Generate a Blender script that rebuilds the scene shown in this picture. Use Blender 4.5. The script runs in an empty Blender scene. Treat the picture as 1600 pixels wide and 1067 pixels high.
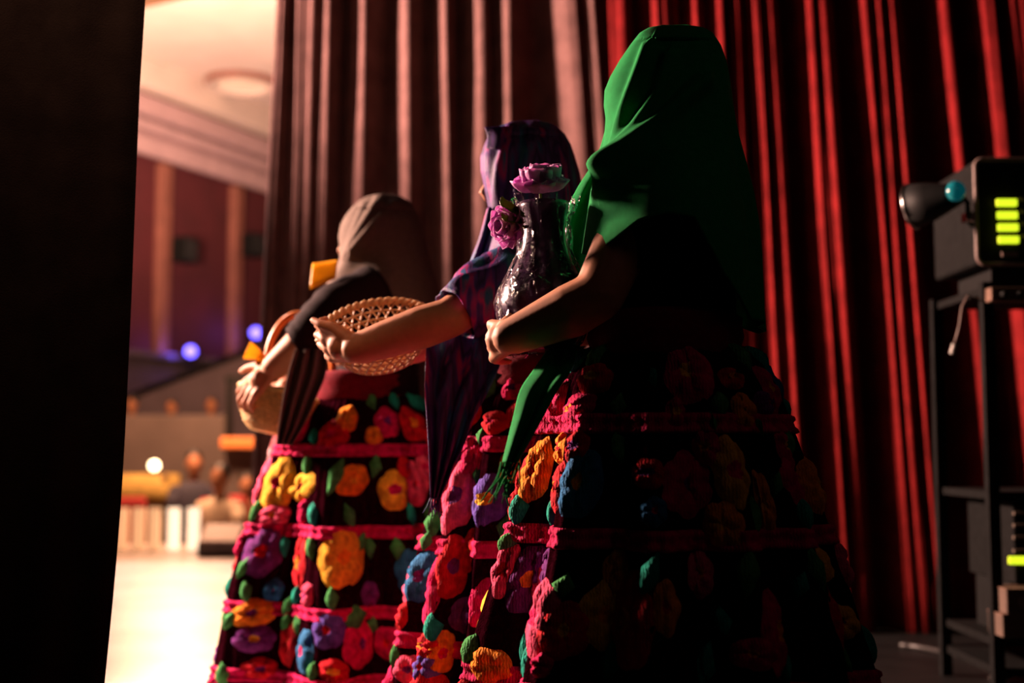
import bpy, bmesh, math, random
from mathutils import Vector, Matrix, noise
from mathutils.bvhtree import BVHTree
random.seed(7)
PI = math.pi
SC = bpy.context.scene
COL = SC.collection

# ------------------------------------------------------------------ camera
FPX, HC, HORIZON = 2000.0, 0.79, 700.0
PITCH = math.atan((HORIZON - 533.5) / FPX)
cam_d = bpy.data.cameras.new('camera')
cam = bpy.data.objects.new('camera', cam_d); COL.objects.link(cam)
cam.location = (0, 0, HC); cam.rotation_euler = (PI/2 + PITCH, 0, 0)
cam_d.sensor_width = 36; cam_d.lens = FPX * 36 / 1600
cam_d.clip_start = 0.05; cam_d.clip_end = 200
cam_d.dof.use_dof = True; cam_d.dof.focus_distance = 2.42; cam_d.dof.aperture_fstop = 1.9
SC.camera = cam

# ------------------------------------------------------------------ world, exposure
w = bpy.data.worlds.new('dark_hall'); SC.world = w; w.use_nodes = True
w.node_tree.nodes['Background'].inputs[0].default_value = (1.0, .62, .5, 1)
w.node_tree.nodes['Background'].inputs[1].default_value = 0.002
SC.view_settings.view_transform = 'Standard'; SC.view_settings.look = 'None'
SC.view_settings.exposure = 0.0; SC.view_settings.gamma = 1.0
SC.view_settings.use_curve_mapping = False

# ------------------------------------------------------------------ lamps
def lamp(name, kind, loc, aim, power, color, size=.2, angle=60, blend=.5):
    d = bpy.data.lights.new(name, kind); d.energy = power; d.color = color
    if kind == 'SPOT': d.spot_size = math.radians(angle); d.spot_blend = blend; d.shadow_soft_size = size
    elif kind == 'POINT': d.shadow_soft_size = size
    elif kind == 'AREA': d.size = size
    o = bpy.data.objects.new(name, d); COL.objects.link(o); o.location = loc
    if aim is not None:
        o.rotation_euler = (Vector(aim) - Vector(loc)).to_track_quat('-Z', 'Y').to_euler()
    return o
lamp('side_light', 'SPOT', (-3.2, 4.8, 2.3), (.2, 3.4, 1.3), 3700, (1, .60, .46), .28, 74, .4)
lamp('curtain_light', 'SPOT', (-4.6, 4.4, 3.4), (.2, 5.7, 3.4), 7000, (1, .60, .50), .12, 52, .9)
lamp('stage_wash', 'SPOT', (-4.6, 8.6, 6.2), (-2.6, 6.2, 0), 3500, (1, .73, .65), .3, 56, .5)
lamp('house_ceiling_wash', 'SPOT', (-4.3, 13.2, 2.9), (-4.6, 18.2, 6.6), 4600, (1, .60, .42), .5, 95, .9)
lamp('house_glow', 'POINT', (-2.6, 18.5, 4.3), None, 30, (1, .42, .45), .6)
lamp('audience_glow', 'POINT', (-3.0, 11.8, 2.3), None, 650, (1, .50, .27), .3)
lamp('wing_fill', 'AREA', (1.6, .6, 3.0), (.9, 4.0, .6), 0.95, (1, .55, .5), .8)  # dim fill added on the camera side
lamp('curtain_flare_fill', 'SPOT', (-1.0, 2.1, 2.5), (-.95, 2.62, 1.80), 110, (1, .45, .25), .1, 60, 1)  # unseen spot added to imitate warm flare on the black curtain's top

# ------------------------------------------------------------------ helpers
CP, SP = math.cos(PITCH), math.sin(PITCH)
def ray(px, py):
    a, b = (px - 800) / FPX, (533.5 - py) / FPX
    return Vector((a, CP - b * SP, SP + b * CP))
def P(px, py, Y):
    d = ray(px, py)
    return Vector((0, 0, HC)) + d * (Y / d.y)
def V(*a): return Vector(a)
def lerp(a, b, t): return a + (b - a) * t
def interp(tab, x):
    if x <= tab[0][0]: return tab[0][1]
    for (a, b), (c, d) in zip(tab, tab[1:]):
        if x <= c: return lerp(b, d, (x - a) / (c - a))
    return tab[-1][1]
def sm(t):
    t = max(0, min(1, t)); return t * t * (3 - 2 * t)

class MB:
    def __init__(s): s.v, s.f = [], []
    def add(s, vs, fs):
        o = len(s.v); s.v += [tuple(v) for v in vs]; s.f += [tuple(i + o for i in f) for f in fs]; return s
    def grid(s, rows, closed=False):
        n = len(rows[0]); vs = [v for r in rows for v in r]; fs = []
        for i in range(len(rows) - 1):
            for j in range(n if closed else n - 1):
                k = (j + 1) % n
                fs.append((i*n + j, i*n + k, (i+1)*n + k, (i+1)*n + j))
        return s.add(vs, fs)
    def loft(s, rows, caps=True):
        s.grid(rows, True); n = len(rows[0]); o = len(s.v) - n * len(rows)
        if caps:
            s.f.append(tuple(o + i for i in reversed(range(n))))
            s.f.append(tuple(o + (len(rows)-1)*n + i for i in range(n)))
        return s
    def box(s, c, d, rot=None):
        vs = []
        for x in (-1, 1):
            for y in (-1, 1):
                for z in (-1, 1):
                    v = V(x*d[0]/2, y*d[1]/2, z*d[2]/2)
                    if rot: v = rot @ v
                    vs.append(V(*c) + v)
        return s.add(vs, [(0,1,3,2),(4,6,7,5),(0,4,5,1),(2,3,7,6),(0,2,6,4),(1,5,7,3)])
    def tube(s, pts, rad, n=10, closed=False):
        pts = [V(*p) for p in pts]; m = len(pts)
        if not isinstance(rad, (list, tuple)): rad = [rad] * m
        rows = []; up = None
        for i in range(m):
            if closed: t = pts[(i+1) % m] - pts[i-1]
            else: t = pts[min(i+1, m-1)] - pts[max(i-1, 0)]
            t.normalize()
            if up is None:
                up = V(0,0,1) if abs(t.z) < .9 else V(1,0,0)
            a = t.cross(up); a.normalize(); b = a.cross(t); up = b
            rows.append([pts[i] + (a*math.cos(2*PI*k/n) + b*math.sin(2*PI*k/n)) * rad[i] for k in range(n)])
        if closed:
            rows.append(rows[0]); return s.grid(rows, True)
        return s.loft(rows)
    def capsule(s, pts, rad, n=12):
        pts = [V(*p) for p in pts]
        s.tube(pts, rad, n)
        for p, r in zip(pts, rad): s.ell(p, (r, r, r), None, n, 6)
        return s
    def ell(s, c, r, rot=None, n=16, m=10):
        rows = []
        for i in range(1, m):
            ph = PI*i/m
            rows.append([(V(*c) + ((rot @ V(r[0]*math.sin(ph)*math.cos(2*PI*k/n), r[1]*math.sin(ph)*math.sin(2*PI*k/n), -r[2]*math.cos(ph))) if rot else
                          V(r[0]*math.sin(ph)*math.cos(2*PI*k/n), r[1]*math.sin(ph)*math.sin(2*PI*k/n), -r[2]*math.cos(ph)))) for k in range(n)])
        return s.loft(rows)
    def lathe(s, c, prof, n=32, axis=None, caps=False):
        q = V(0,0,1).rotation_difference(axis).to_matrix() if axis else None
        rows = []
        for r, z in prof:
            row = []
            for k in range(n):
                v = V(r*math.cos(2*PI*k/n), r*math.sin(2*PI*k/n), z)
                row.append(V(*c) + (q @ v if q else v))
            rows.append(row)
        return s.loft(rows, caps)
    def build(s, name, m, parent=None, smooth=True, solid=0, bevel=0, sub=0):
        me = bpy.data.meshes.new(name); me.from_pydata(s.v, [], s.f); me.update()
        bm = bmesh.new(); bm.from_mesh(me); bmesh.ops.recalc_face_normals(bm, faces=bm.faces); bm.to_mesh(me); bm.free()
        me.materials.append(m)
        if smooth:
            me.shade_smooth()
            if smooth == 'auto': me.set_sharp_from_angle(angle=math.radians(40))
        o = bpy.data.objects.new(name, me); COL.objects.link(o)
        if bevel:
            b = o.modifiers.new('bevel', 'BEVEL'); b.width = bevel; b.segments = 2; b.limit_method = 'ANGLE'
        if solid:
            b = o.modifiers.new('solid', 'SOLIDIFY'); b.thickness = solid; b.offset = 0
        if sub:
            b = o.modifiers.new('sub', 'SUBSURF'); b.levels = sub; b.render_levels = sub
        if parent: attach(o, parent)
        return o
def attach(o, parent):
    bpy.context.view_layer.update()
    o.parent = parent; o.matrix_parent_inverse = parent_world(parent).inverted()
def parent_world(p):
    m = p.matrix_basis.copy()
    if p.parent: m = parent_world(p.parent) @ p.matrix_parent_inverse @ m
    return m
def tag(o, label=None, cat=None, group=None, kind=None):
    if label: o['label'] = label
    if cat: o['category'] = cat
    if group: o['group'] = group
    if kind: o['kind'] = kind
    return o
def thing(name, loc, label, cat, group=None):
    o = bpy.data.objects.new(name, None); COL.objects.link(o); o.location = loc; o.empty_display_size = .05
    return tag(o, label, cat, group)
def body_mesh(b, name, m, parent, voxel=.0042):
    me = bpy.data.meshes.new(name + '_raw'); me.from_pydata(b.v, [], b.f); me.update()
    o = bpy.data.objects.new(name + '_raw', me); COL.objects.link(o)
    r = o.modifiers.new('r', 'REMESH'); r.mode = 'VOXEL'; r.voxel_size = voxel
    s_ = o.modifiers.new('s', 'SMOOTH'); s_.factor = .5; s_.iterations = 5
    dg = bpy.context.evaluated_depsgraph_get(); dg.update()
    nm = bpy.data.meshes.new_from_object(o.evaluated_get(dg)); nm.name = name
    bpy.data.objects.remove(o); bpy.data.meshes.remove(me)
    bm = bmesh.new(); bm.from_mesh(nm); seen = set(); best = []
    for v0 in bm.verts:
        if v0.index in seen: continue
        st = [v0]; seen.add(v0.index); isl = []
        while st:
            q = st.pop(); isl.append(q)
            for e in q.link_edges:
                o2 = e.other_vert(q)
                if o2.index not in seen: seen.add(o2.index); st.append(o2)
        if len(isl) > len(best): best = isl
    keep = set(v.index for v in best)
    bmesh.ops.delete(bm, geom=[v for v in bm.verts if v.index not in keep], context='VERTS'); bm.to_mesh(nm); bm.free()
    nm.materials.clear(); nm.materials.append(m); nm.shade_smooth()
    q = bpy.data.objects.new(name, nm); COL.objects.link(q); attach(q, parent); return q
def struct(o): o['kind'] = 'structure'; return o
def copy_tree(o, parent=None):
    c = o.copy(); COL.objects.link(c)
    if parent: c.parent = parent
    for ch in list(o.children): copy_tree(ch, c)
    return c

# ------------------------------------------------------------------ materials
def mat(name, col, rough=.6, var=.15, scale=30, bump=.0, bscale=80, metal=0, sheen=0, emit=None, estr=0, sss=0, trans=0, spec=.5):
    m = bpy.data.materials.new(name); m.use_nodes = True
    nt = m.node_tree; b = nt.nodes['Principled BSDF']; L = nt.links.new
    tc = nt.nodes.new('ShaderNodeTexCoord')
    nz = nt.nodes.new('ShaderNodeTexNoise'); nz.inputs['Scale'].default_value = scale; nz.inputs['Detail'].default_value = 4
    L(tc.outputs['Object'], nz.inputs['Vector'])
    cr = nt.nodes.new('ShaderNodeValToRGB')
    cr.color_ramp.elements[0].position = .3; cr.color_ramp.elements[1].position = .7
    cr.color_ramp.elements[0].color = (*[c*(1-var) for c in col], 1)
    cr.color_ramp.elements[1].color = (*[min(1, c*(1+var)) for c in col], 1)
    L(nz.outputs[0], cr.inputs[0]); L(cr.outputs[0], b.inputs['Base Color'])
    b.inputs['Roughness'].default_value = rough; b.inputs['Metallic'].default_value = metal
    b.inputs['Specular IOR Level'].default_value = spec
    b.inputs['Sheen Weight'].default_value = sheen; b.inputs['Sheen Roughness'].default_value = .4
    if sheen: b.inputs['Sheen Tint'].default_value = (*[min(1, c*3+.1) for c in col], 1)
    if sss:
        b.inputs['Subsurface Weight'].default_value = sss; b.inputs['Subsurface Radius'].default_value = (.02, .008, .004)
        b.inputs['Subsurface Scale'].default_value = .5
    if trans: b.inputs['Transmission Weight'].default_value = trans
    if emit:
        b.inputs['Emission Color'].default_value = (*emit, 1); b.inputs['Emission Strength'].default_value = estr
    if bump:
        n2 = nt.nodes.new('ShaderNodeTexNoise'); n2.inputs['Scale'].default_value = bscale; n2.inputs['Detail'].default_value = 3
        bp = nt.nodes.new('ShaderNodeBump'); bp.inputs['Strength'].default_value = bump; bp.inputs['Distance'].default_value = .01
        L(tc.outputs['Object'], n2.inputs['Vector']); L(n2.outputs[0], bp.inputs['Height']); L(bp.outputs[0], b.inputs['Normal'])
    return m
def stripe_mat(name, cols, scale, direction, rough=.55):
    m = mat(name, cols[0], rough, .1, 40, .25, 260)
    nt = m.node_tree; b = nt.nodes['Principled BSDF']; L = nt.links.new; b.inputs['Specular IOR Level'].default_value = .12
    tc = [n for n in nt.nodes if n.type == 'TEX_COORD'][0]
    mp = nt.nodes.new('ShaderNodeMapping'); mp.inputs['Rotation'].default_value = direction
    nz = nt.nodes.new('ShaderNodeTexNoise'); nz.noise_dimensions = '3D'
    mp.inputs['Scale'].default_value = (scale, scale*.6, scale*.10)
    nz.inputs['Scale'].default_value = 1.0; nz.inputs['Detail'].default_value = 2.0
    cr = nt.nodes.new('ShaderNodeValToRGB'); e = cr.color_ramp.elements
    while len(e) < len(cols): e.new(.5)
    for i, c in enumerate(cols): e[i].position = .3 + .4*i/(len(cols)-1); e[i].color = (*c, 1)
    L(tc.outputs['Object'], mp.inputs[0]); L(mp.outputs[0], nz.inputs['Vector']); L(nz.outputs[0], cr.inputs[0]); L(cr.outputs[0], b.inputs['Base Color'])
    return m
M = {
 'black_velvet': mat('black velvet', (.0065,.005,.005), 1, .3, 12, .2, 300, spec=.02),
 'brown_velvet': mat('dark brown velvet', (.120,.062,.054), .95, .25, 10, .3, 300, spec=.1),
 'red_velvet': mat('red velvet', (.15,.009,.009), .95, .3, 10, .3, 300, spec=.08),
 'stage': mat('worn pale stage floor', (.50,.40,.36), .38, .22, 2.2, .12, 9),
 'shade_floor': mat('shade-black floor', (.008,.0075,.0075), .5, .4, 5, .1, 30, spec=.25),  # black in place of shade on the wing floor
 'skin': mat('brown skin', (.42,.175,.09), .6, .08, 60, .02, 400, sss=.12, spec=.3),
 'hair': mat('black hair', (.012,.009,.008), .4, .3, 90, .3, 300),
 'green': mat('green rebozo cloth', (.004,.24,.055), .9, .12, 60, .25, 900, spec=.1),
 'grey': mat('grey brown rebozo cloth', (.13,.095,.08), .9, .12, 60, .2, 900, spec=.1),
 'purple': stripe_mat('blue and magenta striped rebozo', [(.07,.17,.30),(.03,.08,.24),(.11,.03,.20),(.03,.015,.08),(.09,.03,.22),(.48,.02,.18),(.03,.10,.26)], 30, (0,0,.2)),
 'plum': mat('plum black blouse', (.016,.007,.009), .9, .2, 40, .2, 400, spec=.1),
 'black_cloth': mat('black blouse cloth', (.009,.006,.006), .9, .3, 40, .2, 400, spec=.1),
 'skirt': mat('black embroidered tulle', (.012,.001,.003), .95, .5, 70, .4, 260, spec=.0),
 'sash': mat('dark red sash', (.14,.004,.014), .9, .25, 50, .25, 120, spec=.1),
 'wicker': mat('honey wicker', (.50,.27,.11), .5, .3, 90, .3, 200),
 'straw': mat('pale straw', (.72,.47,.17), .6, .25, 90, .3, 200),
 'handle': mat('orange lacquered cane', (.62,.17,.03), .35, .2, 60),
 'yellow_ribbon': mat('yellow satin ribbon', (.85,.52,.07), .4, .1, 30),
 'vase': mat('dark violet glazed vase', (.030,.008,.034), .25, .4, 30),
 'pink': mat('pink silk petal', (.78,.36,.72), .6, .18, 70, .15, 90, sss=.1),
 'olive_leaf': mat('olive silk leaf', (.17,.15,.02), .55, .25, 60, .2, 90),
 'maroon': mat('maroon wall panel', (.075,.009,.013), .8, .2, 1.5),
 'pilaster': mat('ochre pilaster', (.22,.078,.055), .7, .15, 4),
 'plaster': mat('pale plaster ceiling', (.72,.60,.54), .85, .06, 2, .1, 20),
 'mauve': mat('mauve plaster moulding', (.50,.34,.36), .8, .08, 3),
 'dado': mat('grey lavender dado', (.11,.08,.10), .8, .15, 3),
 'grey_wall': mat('grey brown low wall', (.12,.085,.075), .8, .15, 3),
 'dark_metal': mat('dark metal', (.006,.006,.006), .75, .3, 30, .1, 90, spec=.1),
 'grille': mat('black grille', (.01,.01,.011), .7, .3, 60, .5, 400),
 'bezel': mat('tan brown bezel', (.20,.135,.12), .5, .2, 40),
 'tan': mat('worn tan board', (.14,.075,.05), .7, .3, 25, .2, 90),
 'knob': mat('black knob', (.006,.006,.006), .6, .2, 30, spec=.2),
 'led': mat('yellow green indicator', (.6,.7,.05), .4, .05, 30, emit=(.72,.92,.02), estr=1.25),
 'led_dim': mat('dim indicator', (.18,.14,.11), .4, .1, 30),
 'cyan': mat('cyan gel', (.01,.16,.19), .15, .2, 30, emit=(.0,.24,.28), estr=.16),
 'chrome': mat('chrome', (.55,.5,.48), .25, .1, 20, metal=1),
 'cable': mat('black rubber cable', (.03,.026,.025), .35, .2, 40),
 'white_plastic': mat('white plastic', (.55,.5,.47), .5, .1, 40),
 'blue_lens': mat('blue lamp lens', (.1,.1,.8), .3, .05, 30, emit=(.13,.09,1.0), estr=6),
 'paper': mat('white paper lantern lit by a candle', (.8,.7,.6), .8, .05, 20, emit=(1,.68,.45), estr=1.7),
 'paper_dim': mat('cream paper lantern', (.75,.55,.38), .8, .05, 20, emit=(1,.48,.22), estr=.8),
 'flame': mat('candle flame', (1,.7,.3), .5, .02, 20, emit=(1,.72,.35), estr=6),
 'bulb': mat('lit bulb', (1,.8,.5), .5, .02, 20, emit=(1,.78,.45), estr=9),
 'red_cloth': mat('red cloth', (.42,.03,.03), .8, .2, 20),
 'mustard': mat('mustard cloth', (.42,.27,.06), .8, .2, 20),
 'orange_lit_board': mat('orange-lit board', (.75,.22,.05), .6, .1, 10),
 'white_shirt': mat('cream shirt', (.75,.58,.42), .8, .08, 20),
 'navy_shirt': mat('navy shirt', (.035,.03,.05), .8, .1, 20),
 'rust_shirt': mat('rust shirt', (.35,.11,.05), .8, .1, 20),
 'monitor': mat('grey speaker cabinet', (.16,.13,.125), .6, .2, 20, .15, 200),
 'tape': mat('pink white floor tape', (.85,.6,.58), .5, .05, 20),
 'red_tape': mat('red floor cable', (.45,.05,.06), .5, .1, 20),
 'house_floor': mat('dark red carpet', (.10,.03,.025), .9, .3, 20, .2, 100),
 'beam': mat('orange brown beam', (.42,.17,.06), .7, .15, 6),
 'rimlit_tulle': mat('sheer pale pink lace', (.72,.42,.44), .7, .3, 120, .4, 300),  # pale pink puts the rim light into the tulle's colour
 'tissue': mat('cream tissue paper', (.80,.60,.36), .7, .15, 60, .4, 60),
 'tan_box': mat('brown carton', (.10,.062,.045), .8, .2, 20, .1, 60),
}
PAL = {'magenta': (.50,.005,.085), 'red': (.48,.008,.018), 'orange': (.72,.22,.015), 'yellow': (.78,.38,.03), 'blue': (.02,.13,.30),
       'purple': (.13,.02,.16), 'green': (.05,.26,.07), 'pink': (.66,.07,.16), 'teal': (.01,.28,.20), 'violet': (.10,.06,.32)}
FM = {}
for k, c in PAL.items():
    m = mat(k + ' embroidery', c, .9, .42, 55, 0, spec=.1)
    nt = m.node_tree; b = nt.nodes['Principled BSDF']; tc = [n for n in nt.nodes if n.type == 'TEX_COORD'][0]
    wv = nt.nodes.new('ShaderNodeTexWave'); wv.inputs['Scale'].default_value = 55; wv.inputs['Distortion'].default_value = 6; wv.inputs['Detail Scale'].default_value = 2
    bp = nt.nodes.new('ShaderNodeBump'); bp.inputs['Strength'].default_value = .4; bp.inputs['Distance'].default_value = .005
    nt.links.new(tc.outputs['Object'], wv.inputs['Vector']); nt.links.new(wv.outputs[0], bp.inputs['Height']); nt.links.new(bp.outputs[0], b.inputs['Normal'])
    FM[k] = m
def translucent(m, fac):
    nt = m.node_tree; b = nt.nodes['Principled BSDF']; out = nt.nodes['Material Output']; L = nt.links.new
    t = nt.nodes.new('ShaderNodeBsdfTranslucent'); mx = nt.nodes.new('ShaderNodeMixShader'); mx.inputs[0].default_value = fac
    L(b.inputs['Base Color'].links[0].from_socket, t.inputs[0]); L(b.outputs[0], mx.inputs[1]); L(t.outputs[0], mx.inputs[2]); L(mx.outputs[0], out.inputs[0])
for k, q in (('yellow_ribbon', .6), ('pink', .5), ('rimlit_tulle', .5), ('tissue', .4), ('olive_leaf', .35), ('straw', .25), ('purple', .12)): translucent(M[k], q)
# clear wrap: thin film, transparent with glossy glints
def film(name, tint, fac):
    m = bpy.data.materials.new(name); m.use_nodes = True; nt = m.node_tree; nt.nodes.remove(nt.nodes['Principled BSDF'])
    out = nt.nodes['Material Output']; L = nt.links.new
    t = nt.nodes.new('ShaderNodeBsdfTransparent'); t.inputs[0].default_value = (*tint, 1)
    g = nt.nodes.new('ShaderNodeBsdfGlossy'); g.inputs[0].default_value = (1,.95,.95,1); g.inputs['Roughness'].default_value = .12
    tc = nt.nodes.new('ShaderNodeTexCoord'); v = nt.nodes.new('ShaderNodeTexNoise'); v.inputs['Scale'].default_value = 38; v.inputs['Detail'].default_value = 3; v.inputs['Distortion'].default_value = 1.5
    bp = nt.nodes.new('ShaderNodeBump'); bp.inputs['Strength'].default_value = .9; bp.inputs['Distance'].default_value = .02
    L(tc.outputs['Object'], v.inputs['Vector']); L(v.outputs[0], bp.inputs['Height']); L(bp.outputs[0], g.inputs['Normal'])
    mx = nt.nodes.new('ShaderNodeMixShader'); lw = nt.nodes.new('ShaderNodeLayerWeight'); lw.inputs[0].default_value = fac
    L(bp.outputs[0], lw.inputs['Normal'])
    L(lw.outputs['Fresnel'], mx.inputs[0]); L(t.outputs[0], mx.inputs[1]); L(g.outputs[0], mx.inputs[2]); L(mx.outputs[0], out.inputs[0])
    return m
M['film'] = film('clear crinkled wrap', (.95,.93,.97), .10)

# ------------------------------------------------------------------ stage and house shell
struct(MB().box((-5.2, 4.0, -.45), (17.4, 13.4, .9)).build('floor', M['stage'], smooth=False))
struct(MB().loft([[V(x,y,z) for x,y in ((-13.8,-2.6),(3.42,-2.6),(3.42,8.4),(.02,8.4),(.02,3.4),(-13.8,3.4))] for z in (.0005,.008)]).build('floor_shade_sheet', M['shade_floor'], smooth=False))  # black sheet added to darken the wing floor and stop its bounce
struct(MB().box((-4, 21, -1.0), (24, 20.6, .2)).build('floor_auditorium', M['house_floor'], smooth=False))
struct(MB().box((3.5, 2.9, 2.6), (.15, 11.2, 5.2)).build('wall_right', M['black_velvet'], smooth=False))
# the house side wall recedes to the right
WD = V(1.43, 3.2, 0).normalized(); WN = V(WD.y, -WD.x, 0)
W0 = V(-5.95, 20, 0)
ROTW = Matrix.Rotation(math.atan2(WD.y, WD.x), 3, 'Z')
def onwall(px, s_off=0):
    k = (px - 800) / FPX
    s = (k * W0.y - W0.x) / (WD.x - k * WD.y)
    return W0 + WD * (s + s_off), s
mid = W0 + WD * 0 - WN * .15
struct(MB().box((mid.x, mid.y, 2.7), (26, .3, 7.4), ROTW).build('wall_left', M['maroon'], smooth=False))
struct(MB().box((-4 + 0, 21, 6.93), (24, 21, .2)).build('ceiling', M['plaster'], smooth=False))
n_trim = 0
def trim(c, d, m, rot=ROTW, bevel=.03):
    global n_trim; n_trim += 1
    return struct(MB().box(c, d, rot).build('trim_%d' % n_trim, m, smooth=False, bevel=bevel))
_, s1 = onwall(245); _, s2 = onwall(360)
for k in range(-4, 4):
    p = W0 + WD * (s1 + (s2 - s1) * k) + WN * .05
    trim((p.x, p.y, 3.8), (.27, .16, 3.2), M['pilaster'])
for off, z, h, m_ in ((.14, 5.60, .30, 'mauve'), (.08, 5.77, .08, 'mauve'), (.24, 5.89, .16, 'mauve'), (.14, 5.99, .06, 'mauve'), (.34, 6.17, .30, 'mauve'), (.22, 6.35, .07, 'mauve'), (.50, 6.62, .46, 'plaster')):
    p = W0 + WN * off * .5
    trim((p.x, p.y, z), (26, off, h), M[m_])
p = W0 + WN * .08; trim((p.x, p.y, .6), (26, .2, 3.2), M['dado'])
p = W0 + WN * .16; trim((p.x, p.y, 2.24), (26, .34, .10), M['dado'])
# recessed ceiling light
c = P(378, 125, 20.7); c.z = 6.83
t = thing('ceiling_light', (c.x, c.y, 6.83), 'large round recessed ceiling light in the pale auditorium ceiling', 'light')
MB().lathe((c.x, c.y, 6.83), [(.44,.0),(.44,-.10),(.57,-.12),(.585,-.11)], 32).build('ring', M['plaster'], t)
MB().lathe((c.x, c.y, 6.83), [(.585,-.11),(.60,-.09),(.60,0)], 32).build('rim', M['pilaster'], t)  # darker material puts shade into the outer rim
MB().lathe((c.x, c.y, 6.83), [(.43,-.02),(.25,-.06),(.01,-.07)], 32).build('diffuser', mat('warm diffuser', (.8,.65,.5), .6, .05, 10, emit=(1,.62,.4), estr=.35), t)
# slanting beam at the top of the opening
a, b = P(60, 40, 9.0), P(330, -22, 9.0)
bm_ = MB(); dd = (b - a)
bm_.loft([[q + V(0,-.12,0), q + V(0,.12,0), q + V(0,.12,.5), q + V(0,-.12,.5)] for q in (a - dd*1.5, b + dd*.3)])
struct(bm_.build('trim_%d' % (n_trim+1), M['beam'], smooth=False)); n_trim += 1
# raked parapet and low walls of the stalls
a, b = P(120, 657, 16), P(470, 523, 16)
MBp = MB().loft([[V(q.x, 16, -.9), V(q.x, 16.2, -.9), V(q.x, 16.2, q.z), V(q.x, 16, q.z)] for q in (a, b)])
struct(MBp.build('wall_parapet', M['dado'], smooth=False, bevel=.02))
rl = MB().tube([a + V(0,.1,.06), b + V(0,.1,.06)], .045, 8)
struct(rl.build('trim_%d' % (n_trim+1), M['dark_metal'])); n_trim += 1
q = P(190, 648, 14); q2 = P(352, 648, 14)
struct(MB().box(((q.x+q2.x)/2 - .6, 14.1, (q.z-.9)/2), (q2.x-q.x+1.2, .2, q.z+.9)).build('wall_front', M['grey_wall'], smooth=False, bevel=.02))

# wall speakers
for i, (px, py) in enumerate(((259, 391), (368, 384))):
    p, s = onwall(px); p = p + WN * .32; z = P(px, py, p.y).z
    t = thing('wall_speaker', (p.x, p.y, z), ('dark box speaker on the ochre pilaster beside the black curtain edge', 'dark box speaker on the ochre pilaster nearer the brown curtain')[i], 'speaker', 'speakers on the auditorium wall')
    MB().box((p.x, p.y, z), (.34, .26, .40), ROTW).build('cabinet', M['dark_metal'], t, False, bevel=.02)
    g = p + WN * .135; MB().box((g.x, g.y, z), (.29, .02, .34), ROTW).build('grille', M['grille'], t, False)
    g = p - WN * .20; MB().box((g.x, g.y, z), (.08, .2, .08), ROTW).build('bracket', M['dark_metal'], t, False)
# blue stage lamps
for i, (px, py) in enumerate(((298, 549), (400, 520))):
    p = P(px, py, (20.6, 22.2)[i])
    t = thing('stage_lamp', p, ('lit blue stage lamp low above the sloping parapet', 'lit blue stage lamp beside the brown curtain edge')[i], 'lamp', 'blue stage lamps')
    ax = (V(0,0,HC) - p).normalized()
    MB().lathe(p, [(.05,-.28),(.10,-.25),(.11,0),(.125,.0),(.125,.03),(.10,.03)], 20, ax).build('housing', M['dark_metal'], t)
    MB().lathe(p, [(.092,.012),(.05,.02),(.005,.022)], 20, ax).build('lens', M['blue_lens'], t)
    MB().tube([p + V(-.15,0,0), p + V(-.15,0,-.2), p + V(.15,0,-.2), p + V(.15,0,0)], .014, 8).build('yoke', M['dark_metal'], t)
    MB().tube([p + V(0,0,-.2), V(p.x, p.y, 0 if i else -.9)], .022, 8).build('stand', M['dark_metal'], t)
    lamp('blue_spill', 'POINT', p + ax * .25 + V(-.25,0,.0), None, 6, (.14,.10,1), .06)

# ------------------------------------------------------------------ curtains
def curtain(name, m, Y0, strips, end, zt, label, ampk=.42, edge_fn=None):
    """strips: (left px of lit face at the top of the picture, face width px, left px at the bottom)"""
    kn = []; PK = .17; pe = strips[0][0] - 30; pb = strips[0][2] - 30
    for i, (xt, wd, xb) in enumerate(strips):
        gap = max(4, xt - pe) * Y0 / FPX
        if i:
            kn.append((lerp(pe, xt, .5), lerp(pb, xb, .5), PK - min(.155, .85*gap + .01)))
        kn.append((xt, xb, PK - min(.15, max(.014, ampk * gap))))
        kn.append((xt + wd, xb + wd*1.1, PK + .004*math.sin(i*2.3)))
        pe, pb = xt + wd, xb + wd*1.1
    kn.append((lerp(pe, end[0], .5), lerp(pb, end[1], .5), PK - .1)); kn.append((end[0], end[1], .05))
    prof = []
    for (a0, b0, d0), (a1, b1, d1) in zip(kn, kn[1:]):
        n = 7
        for j in range(n):
            t = j / n; e = lerp(t, sm(t), .75)
            prof.append((lerp(a0, a1, t), lerp(b0, b1, t), lerp(d0, d1, e)))
    prof.append(kn[-1])
    zT, zB = P(800, 0, Y0).z, P(800, 1067, Y0).z
    rows = []
    for i in range(19):
        z = .012 + (zt - .012) * i / 18
        t = (z - zT) / (zB - zT); t = max(-.35, min(1.25, t))
        row = []
        for k, (a, b, d) in enumerate(prof):
            x = lerp((a - 800), (b - 800) , t) * Y0 / FPX
            # undo the camera's own keystone so that the folds sit where the photograph shows them
            x *= (lerp(0, 1067, t) * 0 + 1)
            wob = .012 * noise.noise(V(k*.11, z*.9, Y0))
            row.append(V(x + wob*.5, Y0 - d * (1 + .15*noise.noise(V(k*.3, z*.5, 3))) + wob, z))
        rows.append(row)
    o = MB().grid(rows).build(name, m, solid=.006)
    return tag(o, label, 'curtain')
curtain('stage_curtain', M['brown_velvet'], 6.1,
    [(431,5,398),(440,4,410),(464,9,452),(480,14,466),(504,11,494),(552,19,548),(624,15,630),(684,12,702),(733,20,748),(780,14,796),(858,36,930),(915,12,985)],
    (956, 1010), 4.6, 'tall dark brown velvet stage curtain hanging in folds behind the women', .42)
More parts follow.
